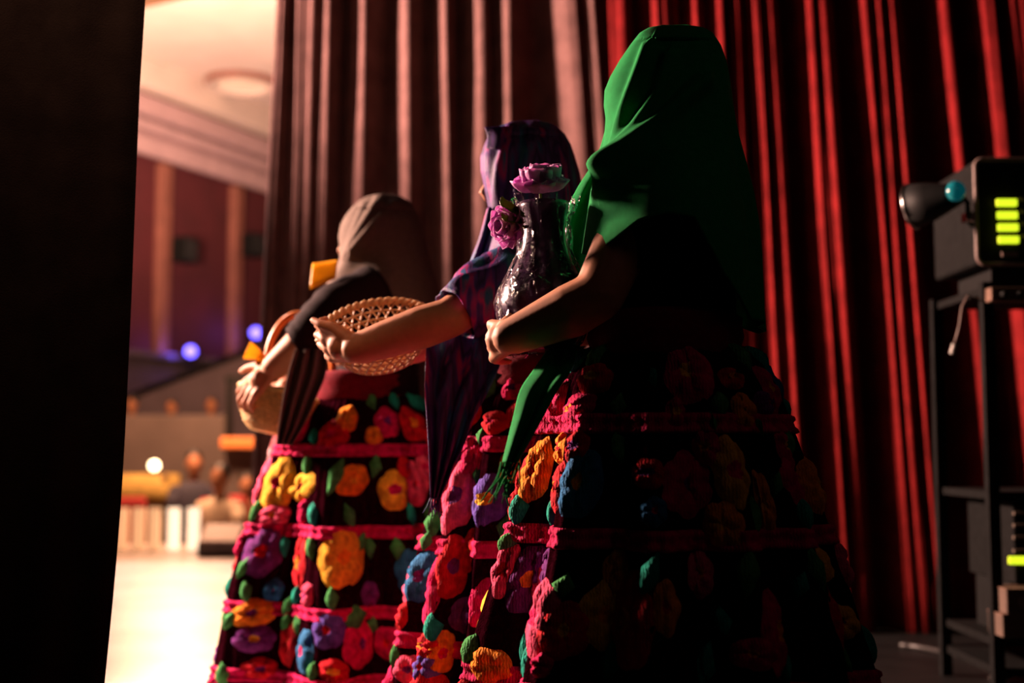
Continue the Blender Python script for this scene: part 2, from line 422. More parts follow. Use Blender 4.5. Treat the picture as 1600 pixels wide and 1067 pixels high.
curtain('stage_curtain', M['red_velvet'], 5.65,
    [(950,22,985),(1012,12,1042),(1030,20,1062),(1078,10,1108),(1110,14,1142),(1142,9,1172),(1173,8,1212),(1187,13,1236),(1253,10,1298),(1273,13,1322),(1342,9,1398),(1364,7,1420),(1381,9,1440),(1459,15,1530),(1526,20,1592),(1580,12,1650),(1640,16,1715),(1700,18,1780)],
    (1830, 1920), 4.6, 'deep red velvet stage curtain in narrow folds on the right', .26)
# left black curtain, close to the camera
rows = []
etab = [(0,212),(150,206),(300,204),(450,202),(600,199),(750,195),(850,190),(960,183),(1067,175),(1400,150)]
for i in range(25):
    py = 1420 - i * 80
    e = interp(etab, py) if py > 0 else 212 + (-py) * .03
    z = max(.013, P(0, py, 2.62).z)
    row = []
    for k in range(160):
        t = k / 159
        x = (e - 800) / FPX * 2.62 - 10.5 * t**1.7
        y = 2.62 - .05 * (1 - math.cos(t * 2*PI*19)) * min(1, t*6) * .5 - (.02 * t)
        row.append(V(x, y, z))
    rows.append(row)
tag(MB().grid(rows).build('stage_curtain', M['black_velvet'], solid=.005), 'plain black stage curtain filling the left side of the view', 'curtain')

# ------------------------------------------------------------------ things on and beyond the stage
lum = [(190, 'paper_dim'), (216, 'paper_dim'), (241, 'paper_dim'), (271, 'paper'), (302, 'paper')]
labs = ['dim paper lantern half hidden by the black curtain edge', 'cream paper lantern second from the black curtain edge', 'cream paper lantern in the middle of the row on the stage edge',
        'brightly glowing white paper lantern next to the last one of the row', 'brightly glowing white paper lantern beside the floor monitor']
for i, (px, mk) in enumerate(lum):
    p = P(px, 851, 10.05); p.z = .0
    t = thing('candle_lantern', p, labs[i], 'lantern', 'lanterns along the stage edge')
    r, h = .046, .325
    MB().lathe(p, [(.01,.004),(r*.9,.004),(r,.02),(r,h*.5),(r*1.02,h),(r*.96,h),(r*.95,.03)], 20).build('paper_shade', M[mk], t)
    MB().lathe(p, [(.002,.012),(.022,.012),(.022,.12),(.002,.125)], 14).build('candle', M['white_shirt'], t)
    MB().lathe(p, [(.002,.125),(.010,.14),(.007,.155),(.001,.175)], 10).build('flame', M['flame'], t)
# floor monitor
p = P(350, 838, 9.6); p.z = 0
t = thing('floor_monitor', p, 'grey wedge floor monitor speaker at the stage edge', 'speaker')
pr = [(-.20,0),(.20,0),(.20,.14),(.02,.22),(-.20,.10)]
MB().loft([[V(p.x + sx, p.y + a_, b_) for a_, b_ in pr] for sx in (-.15, .16)]).build('cabinet', M['monitor'], t, False, bevel=.01)
nn = V(0, -.12, .22).normalized()
MB().box((p.x+.005, p.y-.09, .168), (.27, .23, .012), Matrix.Rotation(math.atan2(.12,.22), 3, 'X')).build('grille', M['tape'], t, False)
MB().box((p.x-.155, p.y, .10), (.012, .12, .03)).build('handle', M['knob'], t, False)
a = P(292, 853, 9.9); b = P(450, 866, 9.4)
for (dy, m_, nm, lab) in ((0, 'tape', 'floor_tape', 'pinkish white tape line on the stage floor'), (.35, 'red_tape', 'floor_cable', 'thin red cable on the stage floor behind the tape')):
    if m_ == 'tape':
        o = MB().loft([[V(q.x, q.y-.035, .001), V(q.x, q.y+.035, .001), V(q.x, q.y+.035, .003), V(q.x, q.y-.035, .003)] for q in (V(a.x,a.y,0), V(b.x,b.y,0))]).build(nm, M[m_], smooth=False)
    else:
        o = MB().tube([V(a.x+.2, a.y+.3, .012), V(lerp(a.x,b.x,.5), a.y-.02, .012), V(b.x, b.y+.25, .012)], .011, 8).build(nm, M[m_])
    tag(o, lab, 'tape' if m_ == 'tape' else 'cable')

def seated_person(p, shirt, label, s=1.0, turn=0, group='people in the audience', hair=True):
    t = thing('person', p, label, 'person', group)
    R_ = Matrix.Rotation(turn, 3, 'Z')
    def L(x, y, z): return p + (R_ @ V(x, y, z)) * s
    b = MB()
    b.ell(L(0,0,1.16), (.078*s,.092*s,.115*s)); b.ell(L(0,-.02,1.10), (.058*s,.07*s,.075*s))
    b.tube([L(0,.01,.95), L(0,0,1.08)], .048*s, 12)
    b.ell(L(0,-.098,1.14), (.014*s,.02*s,.025*s), None, 8, 6)
    for sx in (-1, 1):
        b.ell(L(sx*.08,.01,1.15), (.012*s,.022*s,.032*s), None, 8, 6)
        b.tube([L(sx*.22,-.02,.66), L(sx*.14,-.26,.60)], [.038*s,.028*s], 10); b.ell(L(sx*.12,-.31,.60), (.04*s,.055*s,.025*s), None, 8, 6)
    body_mesh(b, 'body', M['skin'], t, .014)
    sh = MB()
    rws = []
    for (z, rx, ry) in ((.42,.16,.11),(.55,.17,.12),(.75,.19,.125),(.88,.20,.11),(.95,.15,.085),(.985,.07,.065)):
        rws.append([L(rx*math.cos(2*PI*k/16), ry*math.sin(2*PI*k/16), z) for k in range(16)])
    sh.loft(rws)
    for sx in (-1, 1): sh.capsule([L(sx*.17,0,.89), L(sx*.235,0,.66)], [.068*s,.05*s], 10)
    sh.build('shirt', M[shirt], t)
    lg = MB()
    for sx in (-1, 1): lg.capsule([L(sx*.09,0,.45), L(sx*.10,-.40,.46), L(sx*.10,-.42,.05)], [.08*s,.062*s,.045*s], 10)
    lg.build('trousers', M['navy_shirt'], t)
    if hair:
        h = MB(); h.ell(L(0,.022,1.20), (.085*s,.09*s,.098*s)); h.build('hair', M['hair'], t)
    return t
seated_person(V(-3.09, 12.5, -.52), 'navy_shirt', 'person in a dark navy shirt seated behind the two bright lanterns', 1.0, .4)
seated_person(V(-2.66, 11.7, -.64), 'white_shirt', 'person in a cream shirt with dark hair seated behind the floor monitor', 1.0, -.3)
seated_person(V(-2.57, 12.5, -.56), 'rust_shirt', 'small person in a rust coloured top beside the cream shirt', .86, .2)
rowl = ['dim person in rust top at the black curtain end of the back row', 'dim person in dark top in the middle of the back row', 'dim person in red top at the brown curtain end of the back row']
for i, px in enumerate((206, 268, 330)):
    q = P(px, 632 + (i % 2) * 4, 15.2)
    seated_person(V(q.x, 15.2, q.z - 1.16*.8), ('rust_shirt', 'navy_shirt', 'red_cloth')[i % 3], rowl[i], .8, .1*i - .1)
# their bench
q0, q1 = P(190, 640, 15.25), P(372, 640, 15.25); bzz = q0.z - 1.16*.8 + .38*.8 - .05
t = thing('bench', ((q0.x+q1.x)/2, 15.25, -.9), 'long dark bench under the back row of people', 'bench')
MB().box(((q0.x+q1.x)/2, 15.25, bzz-.03), (q1.x-q0.x+.6, .42, .06)).build('seat', M['house_floor'], t, False)
MB().box(((q0.x+q1.x)/2, 15.25, (bzz-.96)/2), (q1.x-q0.x+.4, .3, bzz+.84)).build('base', M['dado'], t, False)
# theatre seats just below the stage edge
for i, x in enumerate((-4.15, -3.65, -3.09, -2.66, -2.57)):
    y, dz = [(11.9,-.9),(11.9,-.9),(12.5,-.9),(11.7,-.9),(12.5,-.9)][i]
    t = thing('theatre_seat', (x, y, dz), ['empty red theatre seat nearest the black curtain', 'empty red theatre seat beside the navy shirt', 'red theatre seat under the person in navy', 'red theatre seat under the person in cream', 'red theatre seat under the small person in rust'][i], 'seat', 'red theatre seats')
    MB().box((x, y+.19, .02), (.44, .08, .62)).build('backrest', M['red_cloth'], t, False, bevel=.03)
    MB().box((x, y-.05, -.34), (.42, .40, .10)).build('seat', M['red_cloth'], t, False, bevel=.03)
    MB().box((x, y+.05, -.64), (.10, .3, .52)).build('pedestal', M['dark_metal'], t, False)
# table with mustard cloth and a bulb
p = P(214, 742, 12.6)
t = thing('side_table', (p.x, 12.8, -.9), 'small table under a mustard cloth near the black curtain', 'table')
MB().box((p.x, 12.8, p.z-.02), (.62, .5, .04)).build('top', M['tan'], t, False)
for sx in (-1, 1):
    for sy in (-1, 1): MB().box((p.x+sx*.27, 12.8+sy*.2, (p.z-.94)/2), (.04, .04, p.z+.86)).build('leg', M['tan'], t, False)
cl = MB()
for zr in (0,):
    rws = []
    for z, g in ((p.z-.30,.03),(p.z-.15,.015),(p.z+.003,0.0),(p.z+.004,-.2)):
        rws.append([V(p.x + math.copysign(abs(math.cos(u))**.4, math.cos(u))*(.325+g+.008*math.sin(9*u)*(g>0)), 12.8 + math.copysign(abs(math.sin(u))**.4, math.sin(u))*(.265+g*.7), z) for u in [2*PI*k/48 for k in range(48)]])
    cl.loft(rws)
tag(cl.build('tablecloth', M['mustard']), 'mustard cloth hanging over the small table', 'cloth')
q = P(225, 741, 12.4)
t = thing('table_lamp', (q.x, 12.75, p.z+.006), 'small table lamp with a bare lit bulb', 'lamp')
MB().lathe((q.x, 12.75, p.z+.006), [(.001,0),(.06,0),(.055,.015),(.012,.02),(.012,.05),(.001,.05)], 16).build('base', M['dark_metal'], t)
MB().ell((q.x, 12.75, p.z+.09), (.05,.05,.05)).build('bulb', M['bulb'], t)
# booth counter; the orange light on its ledge is put into the colour
a = P(377, 692, 13)
t = thing('booth_counter', (a.x, 13, -.9), 'dark booth counter with an orange-lit ledge beside the first woman', 'counter')
MB().box((a.x+.03, 13.2, (a.z-.06-.9)/2), (.42, .3, a.z-.06+.9)).build('body', M['grey_wall'], t, False)
MB().box((a.x+.02, 13.1, a.z), (.40, .5, .11)).build('ledge', M['orange_lit_board'], t, False, bevel=.015)
MB().box((a.x-.17, 13.2, a.z+.36), (.05, .08, .62)).build('post', M['dark_metal'], t, False)
MB().box((a.x+.20, 13.2, a.z+.36), (.05, .08, .62)).build('post', M['dark_metal'], t, False)
MB().box((a.x+.02, 13.2, a.z+.66), (.46, .10, .06)).build('top_rail', M['dark_metal'], t, False)

# ------------------------------------------------------------------ equipment on the right
RY = 4.0
def R3(px, py, Y=RY): return P(px, py, Y)
# rack
xl, xr = R3(1546, 500).x, R3(1546, 500).x + .56
t = thing('equipment_rack', ((xl+xr)/2, RY+.25, .008), 'tall black open equipment rack at the right edge', 'rack')
for x in (xl, xr):
    for y in (RY+.02, RY+.50): MB().box((x, y, .66), (.035, .035, 1.304)).build('post', M['dark_metal'], t, False)
for z in (.10, R3(1570, 998).z - .016, R3(1570, 790).z + .03, 1.29): MB().box(((xl+xr)/2, RY+.26, z), (.56, .5, .024)).build('shelf', M['dark_metal'], t, False)
sh = R3(1540, 462)
MB().box((sh.x+.31, RY-.02, sh.z), (.62, .05, .044)).build('front_rail', M['tan'], t, False, bevel=.004)
for px in (1567, 1592): 
    k = R3(px, 460, RY-.045); MB().lathe(k, [(.001,.02),(.009,.02),(.011,0),(.001,0)], 14, V(0,-1,0)).build('knob', M['knob'], t)
# control unit
a, b = R3(1519, 249), R3(1525, 413)
uw, uh = .62, a.z - b.z
cx, cz = a.x + uw/2 + .006, (a.z + b.z)/2
t = thing('control_unit', (cx, RY+.2, 1.303), 'dark control unit with four lit yellow green bars on top of the rack', 'control unit')
MB().box((cx, RY+.21, cz), (uw, .40, uh)).build('case', M['dark_metal'], t, False, bevel=.012)
fr = MB(); n = 6; w2, h2, rr = uw/2, uh/2, .025
loop = []
for (sx, sz, a0) in ((1,1,0),(-1,1,90),(-1,-1,180),(1,-1,270)):
    for k in range(n+1):
        an = math.radians(a0 + 90*k/n); loop.append(V(cx + sx*(w2-rr) + rr*math.cos(an), RY-.002, cz + sz*(h2-rr) + rr*math.sin(an)))
fr.tube(loop, .0065, 8, True).build('bezel', M['bezel'], t)
MB().box((cx, RY+.2, (1.303 + b.z)/2), (uw*.8, .3, b.z-1.300)).build('foot', M['knob'], t, False)
for i, py in enumerate((317, 336.5, 355.5, 375)):
    q = R3(1572 + i*1.0, py); MB().box((q.x, RY-.004, q.z), (.064, .014, .023)).build('indicator_bar', M['led'], t, False, bevel=.003)
    q = R3(1600 + i, py - 6); MB().box((q.x+.012, RY-.002, q.z), (.05, .010, .010)).build('slot', M['led_dim'], t, False)
q = R3(1577, 397.5); MB().box((q.x, RY-.003, q.z), (.05, .01, .014)).build('label_plate', M['bezel'], t, False)
# lower unit
q = R3(1568, 905); z1 = R3(1570, 790).z + .012; z0 = R3(1570, 998).z - .004
t = thing('amplifier', ((q.x+.3), RY+.2, z0), 'black amplifier low in the rack with one lit yellow bar', 'amplifier')
zb = R3(1570, 915).z
MB().box((q.x+.30, RY+.24, (zb+z1)/2), (.56-.06, .40, z1-zb)).build('case', M['dark_metal'], t, False, bevel=.006)
for py in (803, 822, 841, 862):
    k = R3(1598, py); MB().box((k.x+.02, RY+.035, k.z), (.07, .012, .010)).build('slot', M['led_dim'], t, False)
k = R3(1592, 877); MB().box((k.x+.02, RY+.035, k.z), (.075, .016, .024)).build('indicator_bar', M['led'], t, False, bevel=.003)
for xx in (q.x+.07, q.x+.5): MB().box((xx, RY+.24, (zb+z0)/2), (.03, .3, zb-z0)).build('leg', M['knob'], t, False)
# two cartons in the rack bottom
for i, (px, p0, p1, d) in enumerate(((1566, 961, 997, 0), (1572, 921, 960, .004))):
    a, b = R3(px, p0, RY-.06), R3(px, p1, RY-.06)
    t = thing('carton', (a.x+.07, RY+.0, b.z), ('lower small brown carton at the foot of the rack', 'upper small brown carton with a round mark stacked on the lower one')[i], 'box', 'cartons in the rack')
    MB().box((a.x+.075, RY-.0, (a.z+b.z)/2), (.15, .12, a.z-b.z-.002)).build('box', M['tan_box'], t, False, bevel=.003)
    MB().box((a.x+.075, RY-.0, a.z+.0005), (.152, .122, .004)).build('lid', M['tan'], t, False)
    if i: MB().lathe((a.x+.055, RY-.061, (a.z+b.z)/2), [(.001,.002),(.014,.002),(.02,0)], 18, V(0,-1,0)).build('round_mark', M['bezel'], t)
# clip lamp
c0, c1 = R3(1490, 306, 3.90), R3(1428, 322, 3.98)
t = thing('clip_lamp', R3(1512, 340, 3.98), 'small dark clip lamp with a cyan gel and bright metal rim beside the control unit', 'lamp')
ax = (c1 - c0).normalized()
MB().lathe(c0, [(.012,-.03),(.03,-.02),(.044,.02),(.060,.07),(.072,.135),(.070,.135),(.058,.07),(.042,.02),(.02,-.01)], 28, ax).build('shade', M['knob'], t)
MB().lathe(c0, [(.070,.130),(.074,.132),(.075,.138),(.071,.139),(.070,.130)], 28, ax).build('rim', M['chrome'], t)
MB().ell(c0 + V(-.012,-.055,.004), (.03,.022,.032)).build('gel', M['cyan'], t)
MB().tube([c0 - ax*.02, c0 - ax*.05 + V(0,.02,-.03), R3(1513, 345, 3.97), R3(1519, 352, 4.0)], .008, 8).build('arm', M['dark_metal'], t)
MB().box(R3(1513, 340, 3.975), (.03, .05, .03)).build('clip', M['chrome'], t, False, bevel=.004)
# hanging cable with connector, floor cable
pts = [R3(1536, 470, 3.95), R3(1512, 462, 3.93), R3(1503, 480, 3.92), R3(1499, 510, 3.91), R3(1492, 535, 3.9)]
t = thing('hanging_cable', pts[0], 'thin cable hanging from the rack with a pale plug', 'cable')
MB().tube(pts, .0035, 6).build('wire', M['bezel'], t)
MB().tube([R3(1491, 538, 3.9), R3(1487, 553, 3.9)], .008, 8).build('plug', M['white_plastic'], t)
pts = []
for k in range(24):
    u = k / 23; px = lerp(1418, 1640, u); q = P(px, 1008 + 10*math.sin(u*7) + 6*u, 5.0)
    pts.append(V(q.x, 4.85 + .25*math.cos(u*6), .02))
tag(MB().tube(pts, .011, 8).build('floor_cable', M['cable']), 'black cable winding along the dark floor by the red curtain', 'cable')
q = P(1560, 1052, 4.35)
t = thing('cable_connector', (q.x, 4.35, .01), 'shiny metal cable connector lying on the dark floor below the rack', 'connector')
MB().tube([V(q.x-.03,4.33,.025), V(q.x+.05,4.39,.025)], .014, 12).build('barrel', M['chrome'], t)
MB().tube([V(q.x+.05,4.39,.025), V(q.x+.16,4.5,.02), V(q.x+.34,4.5,.02)], .006, 8).build('wire', M['cable'], t)

# ------------------------------------------------------------------ women
def hand(b, W, d, n, thumb_side, curls, s=1.0, thumb_dir=None, spread=.06):
    """W wrist, d pointing direction, n back-of-hand normal, thumb_side = +1/-1 along d x n"""
    d = d.normalized(); n = (n - d * n.dot(d)).normalized(); l = d.cross(n) * thumb_side
    kn = []
    offs = (.033, .011, -.011, -.032); plen = (.088, .092, .087, .078)
    for o, pl in zip(offs, plen):
        k = W + (d * pl + l * o) * s; kn.append(k)
        b.capsule([W + l * o * .45 * s, k], [.0145*s, .0115*s], 10)
    b.ell(W + d*.045*s, (.03*s, .03*s, .03*s), None, 10, 6)
    for i, (k, L_) in enumerate(zip(kn, (.072, .080, .074, .058))):
        dd = (d + l * spread * (1.5 - i)).normalized(); a = 0; p = k; pts = [k]
        for seg, c in zip((.45, .31, .24), curls):
            a += c; p = p + (dd * math.cos(a) - n * math.sin(a)) * L_ * seg * s; pts.append(p)
        b.capsule(pts, [.0098*s, .0088*s, .0080*s, .0066*s], 10)
    td = thumb_dir.normalized() if thumb_dir else (d*.6 + l*.6 - n*.4).normalized()
    p0 = W + (d*.02 + l*.022)*s; p1 = p0 + (td*.7 + l*.3).normalized()*.042*s; p2 = p1 + td*.034*s; p3 = p2 + (td - n*.25).normalized()*.026*s
    b.capsule([p0, p1, p2, p3], [.0165*s, .0125*s, .0105*s, .008*s], 10)
def torso(b, A, f, l, top, waist):
    """A axis xy; f forward, l left; top = crown height"""
    R_ = Matrix((f, l, V(0,0,1))).transposed()
    def L(x, y, z): return V(A.x, A.y, 0) + f*x + l*y + V(0,0,z)
    b.ell(L(.015,0,top-.118), (.094,.074,.112), R_); b.ell(L(.04,0,top-.172), (.058,.054,.058), R_)
    b.ell(L(.108,0,top-.135), (.016,.012,.026), R_, 10, 6)                       # nose
    b.tube([L(.100,0,top-.10), L(.120,0,top-.142)], [.008,.012], 8)
    b.ell(L(.094,0,top-.178), (.012,.022,.006), R_, 10, 6); b.ell(L(.093,0,top-.189), (.012,.020,.006), R_, 10, 6)   # lips
    for sy in (-1, 1):
        b.ell(L(.088,sy*.032,top-.116), (.013,.015,.009), R_, 10, 6)               # eyes
        b.ell(L(0,sy*.075,top-.128), (.018,.010,.030), R_, 10, 6)                # ears
    b.tube([L(-.01,0,top-.33), L(.0,0,top-.18)], [.058,.046], 14)
    b.ell(L(0,0,top-.43), (.105,.150,.165), R_); b.ell(L(.01,0,(top-.5+waist)/2), (.096,.125,.16), R_)
    b.ell(L(-.01,0,waist-.10), (.115,.15,.15), R_)
    for sy in (-1, 1):
        b.capsule([L(0,sy*.03,top-.30), L(0,sy*.155,top-.325)], [.05,.05])
        b.ell(L(.075,sy*.065,top-.45), (.05,.055,.055), R_, 12, 8)
        b.capsule([L(0,sy*.08,waist-.14), L(.01,sy*.08,.46), L(-.01,sy*.08,.09)], [.085,.055,.036])
        b.capsule([L(-.03,sy*.08,.045), L(.06,sy*.085,.045), L(.13,sy*.09,.036)], [.036,.036,.028])
    return L
def blouse(A, f, l, top, waist, m, parent, sleeves=()):
    b = MB(); rws = []
    for (z, x0, rx, ry) in ((waist-.02,0,.125,.148),(waist+.06,.0,.118,.142),(waist+.18,.01,.13,.158),(top-.46,.02,.142,.178),(top-.38,.012,.128,.190),(top-.325,.0,.10,.195),(top-.29,-.005,.082,.15),(top-.268,-.008,.070,.085)):
        rws.append([V(A.x,A.y,z) + f*(x0+rx*math.cos(2*PI*k/32)) + l*(ry*math.sin(2*PI*k/32)) for k in range(32)])
    b.grid(rws, True)
    for pts, rad in sleeves:
        n = 28; rows = []
        P_ = [V(*p) for p in pts]
        dense, dr = [], []
        for i in range(len(P_)-1):
            for j in range(6): dense.append(P_[i].lerp(P_[i+1], j/6)); dr.append(lerp(rad[i], rad[i+1], j/6))
        dense.append(P_[-1]); dr.append(rad[-1])
        for _ in range(2):
            dense = [dense[0]] + [(dense[i-1]+dense[i]*2+dense[i+1])/4 for i in range(1, len(dense)-1)] + [dense[-1]]
        dr = [r*(1+.035*math.sin(i*2.1)) for i, r in enumerate(dr)]
        b2 = MB(); b2.tube(dense, dr, n); b2.f = [q for q in b2.f if len(q) == 4]
        b.add(b2.v, b2.f)
    return b.build('blouse', m, parent, solid=.004)

class Skirt:
    def __init__(s, A, prof, ridges, amp, seed):
        s.A, s.prof, s.amp, s.seed = A, prof, amp, seed
        s.rd = sorted(ridges); s.limits = []
    def fold(s, th):
        th = th % 360; rd = s.rd
        for i in range(len(rd)):
            a = rd[i]; b = rd[(i+1) % len(rd)] + (360 if i+1 == len(rd) else 0)
            for t0 in (th, th+360):
                if a <= t0 <= b:
                    t = (t0 - a) / (b - a); return (.5 + .5*math.cos(2*PI*t))**1.15, (b - a)
        return 0, 30
    def r(s, th, z):
        base = interp(s.prof, z); zt = s.prof[-1][0]; k = sm((zt - z) / .5)
        f, gap = s.fold(th + 2.5*math.sin(z*7 + s.seed))
        am = s.amp * (.30 + .70*k) * min(1.25, .45 + gap/55)
        r = base * (1 - am * (1 - f))
        r += .0035 * math.sin(math.radians(th)*58 + z*8) * (.5+.5*k)
        for tn, d in s.limits:                       # pressed flat where the neighbour's skirt stands against it
            cd = math.cos(math.radians(th - tn))
            if cd > .05: r = min(r, d/cd + .012*math.sin(math.radians(th)*20))
        return r
    def pt(s, th, z, off=0):
        a = math.radians(th); r = s.r(th, z) + off
        return V(s.A.x - r*math.cos(a), s.A.y - r*math.sin(a), z)
    def nrm(s, th, z):
        a = s.pt(th+.6, z) - s.pt(th-.6, z); b = s.pt(th, z+.006) - s.pt(th, z-.006)
        n = b.cross(a); n.normalize()
        if n.dot(s.pt(th, z) - V(s.A.x, s.A.y, z)) < 0: n = -n
        return n
    def build(s, parent, bands, flowers, seed):
        rnd = random.Random(seed)
        zt = s.prof[-1][0]; NZ, NT = 46, 420
        rows = [[s.pt(360*k/NT, .02 + (zt-.02)*i/NZ) for k in range(NT)] for i in range(NZ+1)]
        mb = MB().grid(rows, True)
        sk = mb.build('skirt', M['skirt'], parent)
        bvh = BVHTree.FromPolygons([V(*v) for v in mb.v], mb.f)
        for zb in bands:
            prof = [(-.019,.002),(-.016,.009),(-.010,.008),(-.006,.004),(.002,.004),(.007,.010),(.013,.010),(.017,.002)]
            rws = [[s.pt(360*k/420, zb+dz, off) for k in range(420)] for dz, off in prof]
            MB().grid(rws, True).build('ribbon_band', FM['magenta'], sk)
        used = []
        def flower(th, z, wd, hg, col, leaf=False):
            n, m_ = (12, 4) if leaf else (24, 4); g = MB(); vs = []; fs = []
            r0 = max(.08, s.r(th, z)); deg = math.degrees(1/ r0)
            ph = rnd.random()*6.28; np_ = rnd.choice((5, 6)); tl = rnd.uniform(-.25,.25) if not leaf else rnd.uniform(-.9,.9)
            for i in range(m_+1):
                for k in range(n):
                    u = 2*PI*k/n; q = i/m_
                    rr = q * (1 if leaf else (.84 + .16*abs(math.cos(np_*.5*(u+ph)))**.6))
                    a_, b_ = rr*math.cos(u)*wd/2, rr*math.sin(u)*hg/2
                    if leaf: a_ *= (1 - .75*abs(math.sin(u))*q)
                    x, y = a_*math.cos(tl) - b_*math.sin(tl)*.5, b_ + a_*math.sin(tl)
                    # arc length to angle; pleats stretch it
                    t2, z2 = th + x*deg, min(zt-.004, max(.03, z + y))
                    h = .004 + .013*(1-q**2.2) * (1 if leaf else (.45+.75*abs(math.cos(np_*.5*(u+ph)))*min(1,q*2))) - (.005 if (q < .2 and not leaf) else 0)
                    if i == m_: h = .001
                    vs.append(s.pt(t2, z2) + s.nrm(t2, z2)*h)
            for i in range(m_):
                for k in range(n):
                    k2 = (k+1) % n
                    fs.append((i*n+k, i*n+k2, (i+1)*n+k2, (i+1)*n+k))
            g.add(vs, fs)
            o = g.build('embroidered_leaf' if leaf else 'embroidered_flower', FM[col], sk)
            if not leaf:
                o.data.materials.append(FM[rnd.choice([c_ for c_ in ('yellow','orange','red','magenta','purple') if c_ != col])])
                for fi, pl in enumerate(o.data.polygons):
                    if fi < n: pl.material_index = 1
            used.append((th % 360, z, wd/2*deg, hg/2))
        for (px, py, wp, hp, col) in flowers:
            d = ray(px, py); hit = bvh.ray_cast(V(0,0,HC), d.normalized())
            if hit[0] is None: continue
            p = hit[0]; sc = p.y / FPX
            th = math.degrees(math.atan2(-(p.y - s.A.y), -(p.x - s.A.x)))
            # widen where the surface turns away from the view
            nn = s.nrm(th, p.z); vv = (V(0,0,HC) - p); vv.z = 0; vv.normalize()
            fo = max(.45, abs(nn.dot(vv)))
            flower(th, p.z, min(.16, wp*sc/fo), hp*sc, col, col in ('green', 'teal'))
        # the rest of the embroidery, tier by tier
        bz = [zt] + list(bands) + [.0]
        cols = ['magenta','red','orange','yellow','blue','purple','pink','violet','red','magenta','red','magenta','pink']
        for hi, lo in zip(bz, bz[1:]):
            hh = hi - lo
            if hh < .05: continue
            zc = (hi+lo)/2; rr = interp(s.prof, zc); n = max(8, int(2*PI*rr/.085))
            for k in range(n):
                th = 360*(k + rnd.uniform(-.15,.15))/n
                for (zz, hg, wd, lf) in ((zc + rnd.uniform(-.1,.1)*hh, hh*rnd.uniform(.5,.78), rnd.uniform(.065,.10), False), (zc + rnd.choice((-.3,.3))*hh, hh*.32, .035, True), (zc + rnd.choice((-.28,.28))*hh, hh*.34, .05, False)):
                    t2 = th if wd > .055 else th + 180/n
                    if any(abs((t2-u[0]+180) % 360 - 180) < (u[2] + math.degrees(wd/2/rr))*.56 and abs(zz-u[1]) < (u[3]+hg/2)*.56 for u in used): continue
                    flower(t2, zz, wd, hg, rnd.choice(('green','teal','green')) if lf else rnd.choice(cols), lf)
        return sk

def cloth_strip(name, m, parent, rows_pts, nsub=6, solid=.003):
    """rows of control points joined smoothly into a hanging strip"""
    def cr(p, t):
        n = len(p)-1; i = min(int(t*n), n-1); u = t*n - i
        p0, p1, p2, p3 = p[max(i-1,0)], p[i], p[i+1], p[min(i+2,n)]
        return (p1*2 + (p2-p0)*u + (p0*2-p1*5+p2*4-p3)*u*u + (p1*3-p0-p2*3+p3)*u**3) * .5
    A_ = [[cr(r, j/20) for j in range(21)] for r in rows_pts]
    nr = (len(A_)-1)*nsub
    g = [[cr([a[j] for a in A_], i/nr) for j in range(21)] for i in range(nr+1)]
    return MB().grid(g).build(name, m, parent, solid=solid)

def veil(parent, m, Y0, tab, bottom, phi, folds, depth, fold_h=.014, gapdeg=(-85,-30), solid=.004, NT=330, NV=110, scol=None, bulge=None):
    """A head cloth lofted down the figure. tab: (py, left px, right px); depth: (py, half depth m); bottom(th)->py"""
    py0 = tab[0][0]
    lt = [(r[0], r[1]) for r in tab]; rt = [(r[0], r[2]) for r in tab]
    sc = Y0 / FPX
    rows = []
    for i in range(NV+1):
        row = []
        for k in range(NT+1):
            th = lerp(gapdeg[1], 360+gapdeg[0], k/NT); a = math.radians(th)
            pb = bottom(th % 360 if th >= 0 else th)
            v = i/NV; v = v**1.25
            py = lerp(py0, pb, v)
            xl, xr = interp(lt, py), interp(rt, py)
            c, h = (xl+xr)/2, (xr-xl)/2; dp = (interp(depth, py-22) + interp(depth, py) + interp(depth, py+22))/3 if py > py0 + 22 else interp(depth, py)
            cs, sn = math.cos(a), math.sin(a)
            e = 1.04
            ux = math.copysign(abs(cs)**e, cs); uy = math.copysign(abs(sn)**e, sn)
            x = c - h*ux; px = x
            off = 0
            if -40 < th < 200:
                for pl, hgt, wid in folds:
                    best, sd = 1e9, 0
                    for (x0,y0),(x1,y1) in zip(pl, pl[1:]):
                        dx, dy = x1-x0, y1-y0; L2 = dx*dx+dy*dy
                        t = max(0,min(1,((px-x0)*dx+(py-y0)*dy)/L2)); qx, qy = px-x0-t*dx, py-y0-t*dy
                        dd = math.hypot(qx,qy)
                        if dd < best: best = dd; sd = math.copysign(1, qx*dy - qy*dx) 
                    wsd = wid*(.5 if sd < 0 else 1.0)
                    off += hgt*math.exp(-(best/wsd)**2)
            off *= sm((th - 4)/44)
            off += .0025*noise.noise(V(th*.03, py*.006, 1.7))
            if th > 150: off += .010*math.sin(math.radians(th)*11 + py*.004)*sm((py-py0-120)/150)
            ya = Y0 - dp*uy*.85
            row.append(V((x-800)*ya/FPX - ux*off, Y0 - dp*uy - uy*off, P(800, py, ya).z))
        rows.append(row)
    return MB().grid(rows).build('veil', m, parent, solid=solid)
def fringe(parent, m, pts, d, ln, seed, n=None):
    rnd = random.Random(seed); b = MB()
    for p in pts:
        for _ in range(2):
            q = p + V(rnd.uniform(-.004,.004), rnd.uniform(-.004,.004), 0); L_ = ln*rnd.uniform(.6,1.1)
            c = [q]; dd = d.copy()
            for k in range(4):
                dd = (dd + V(rnd.uniform(-.5,.5), rnd.uniform(-.4,.4), rnd.uniform(-.35,.1))*.7).normalized(); c.append(c[-1] + dd*L_/4)
            b.tube(c, [.0016,.0016,.0014,.0012,.001], 5)
    o = b.build('fringe', m, parent); o['kind'] = 'stuff'; return o
GRP = 'women in embroidered skirts waiting in the wings'
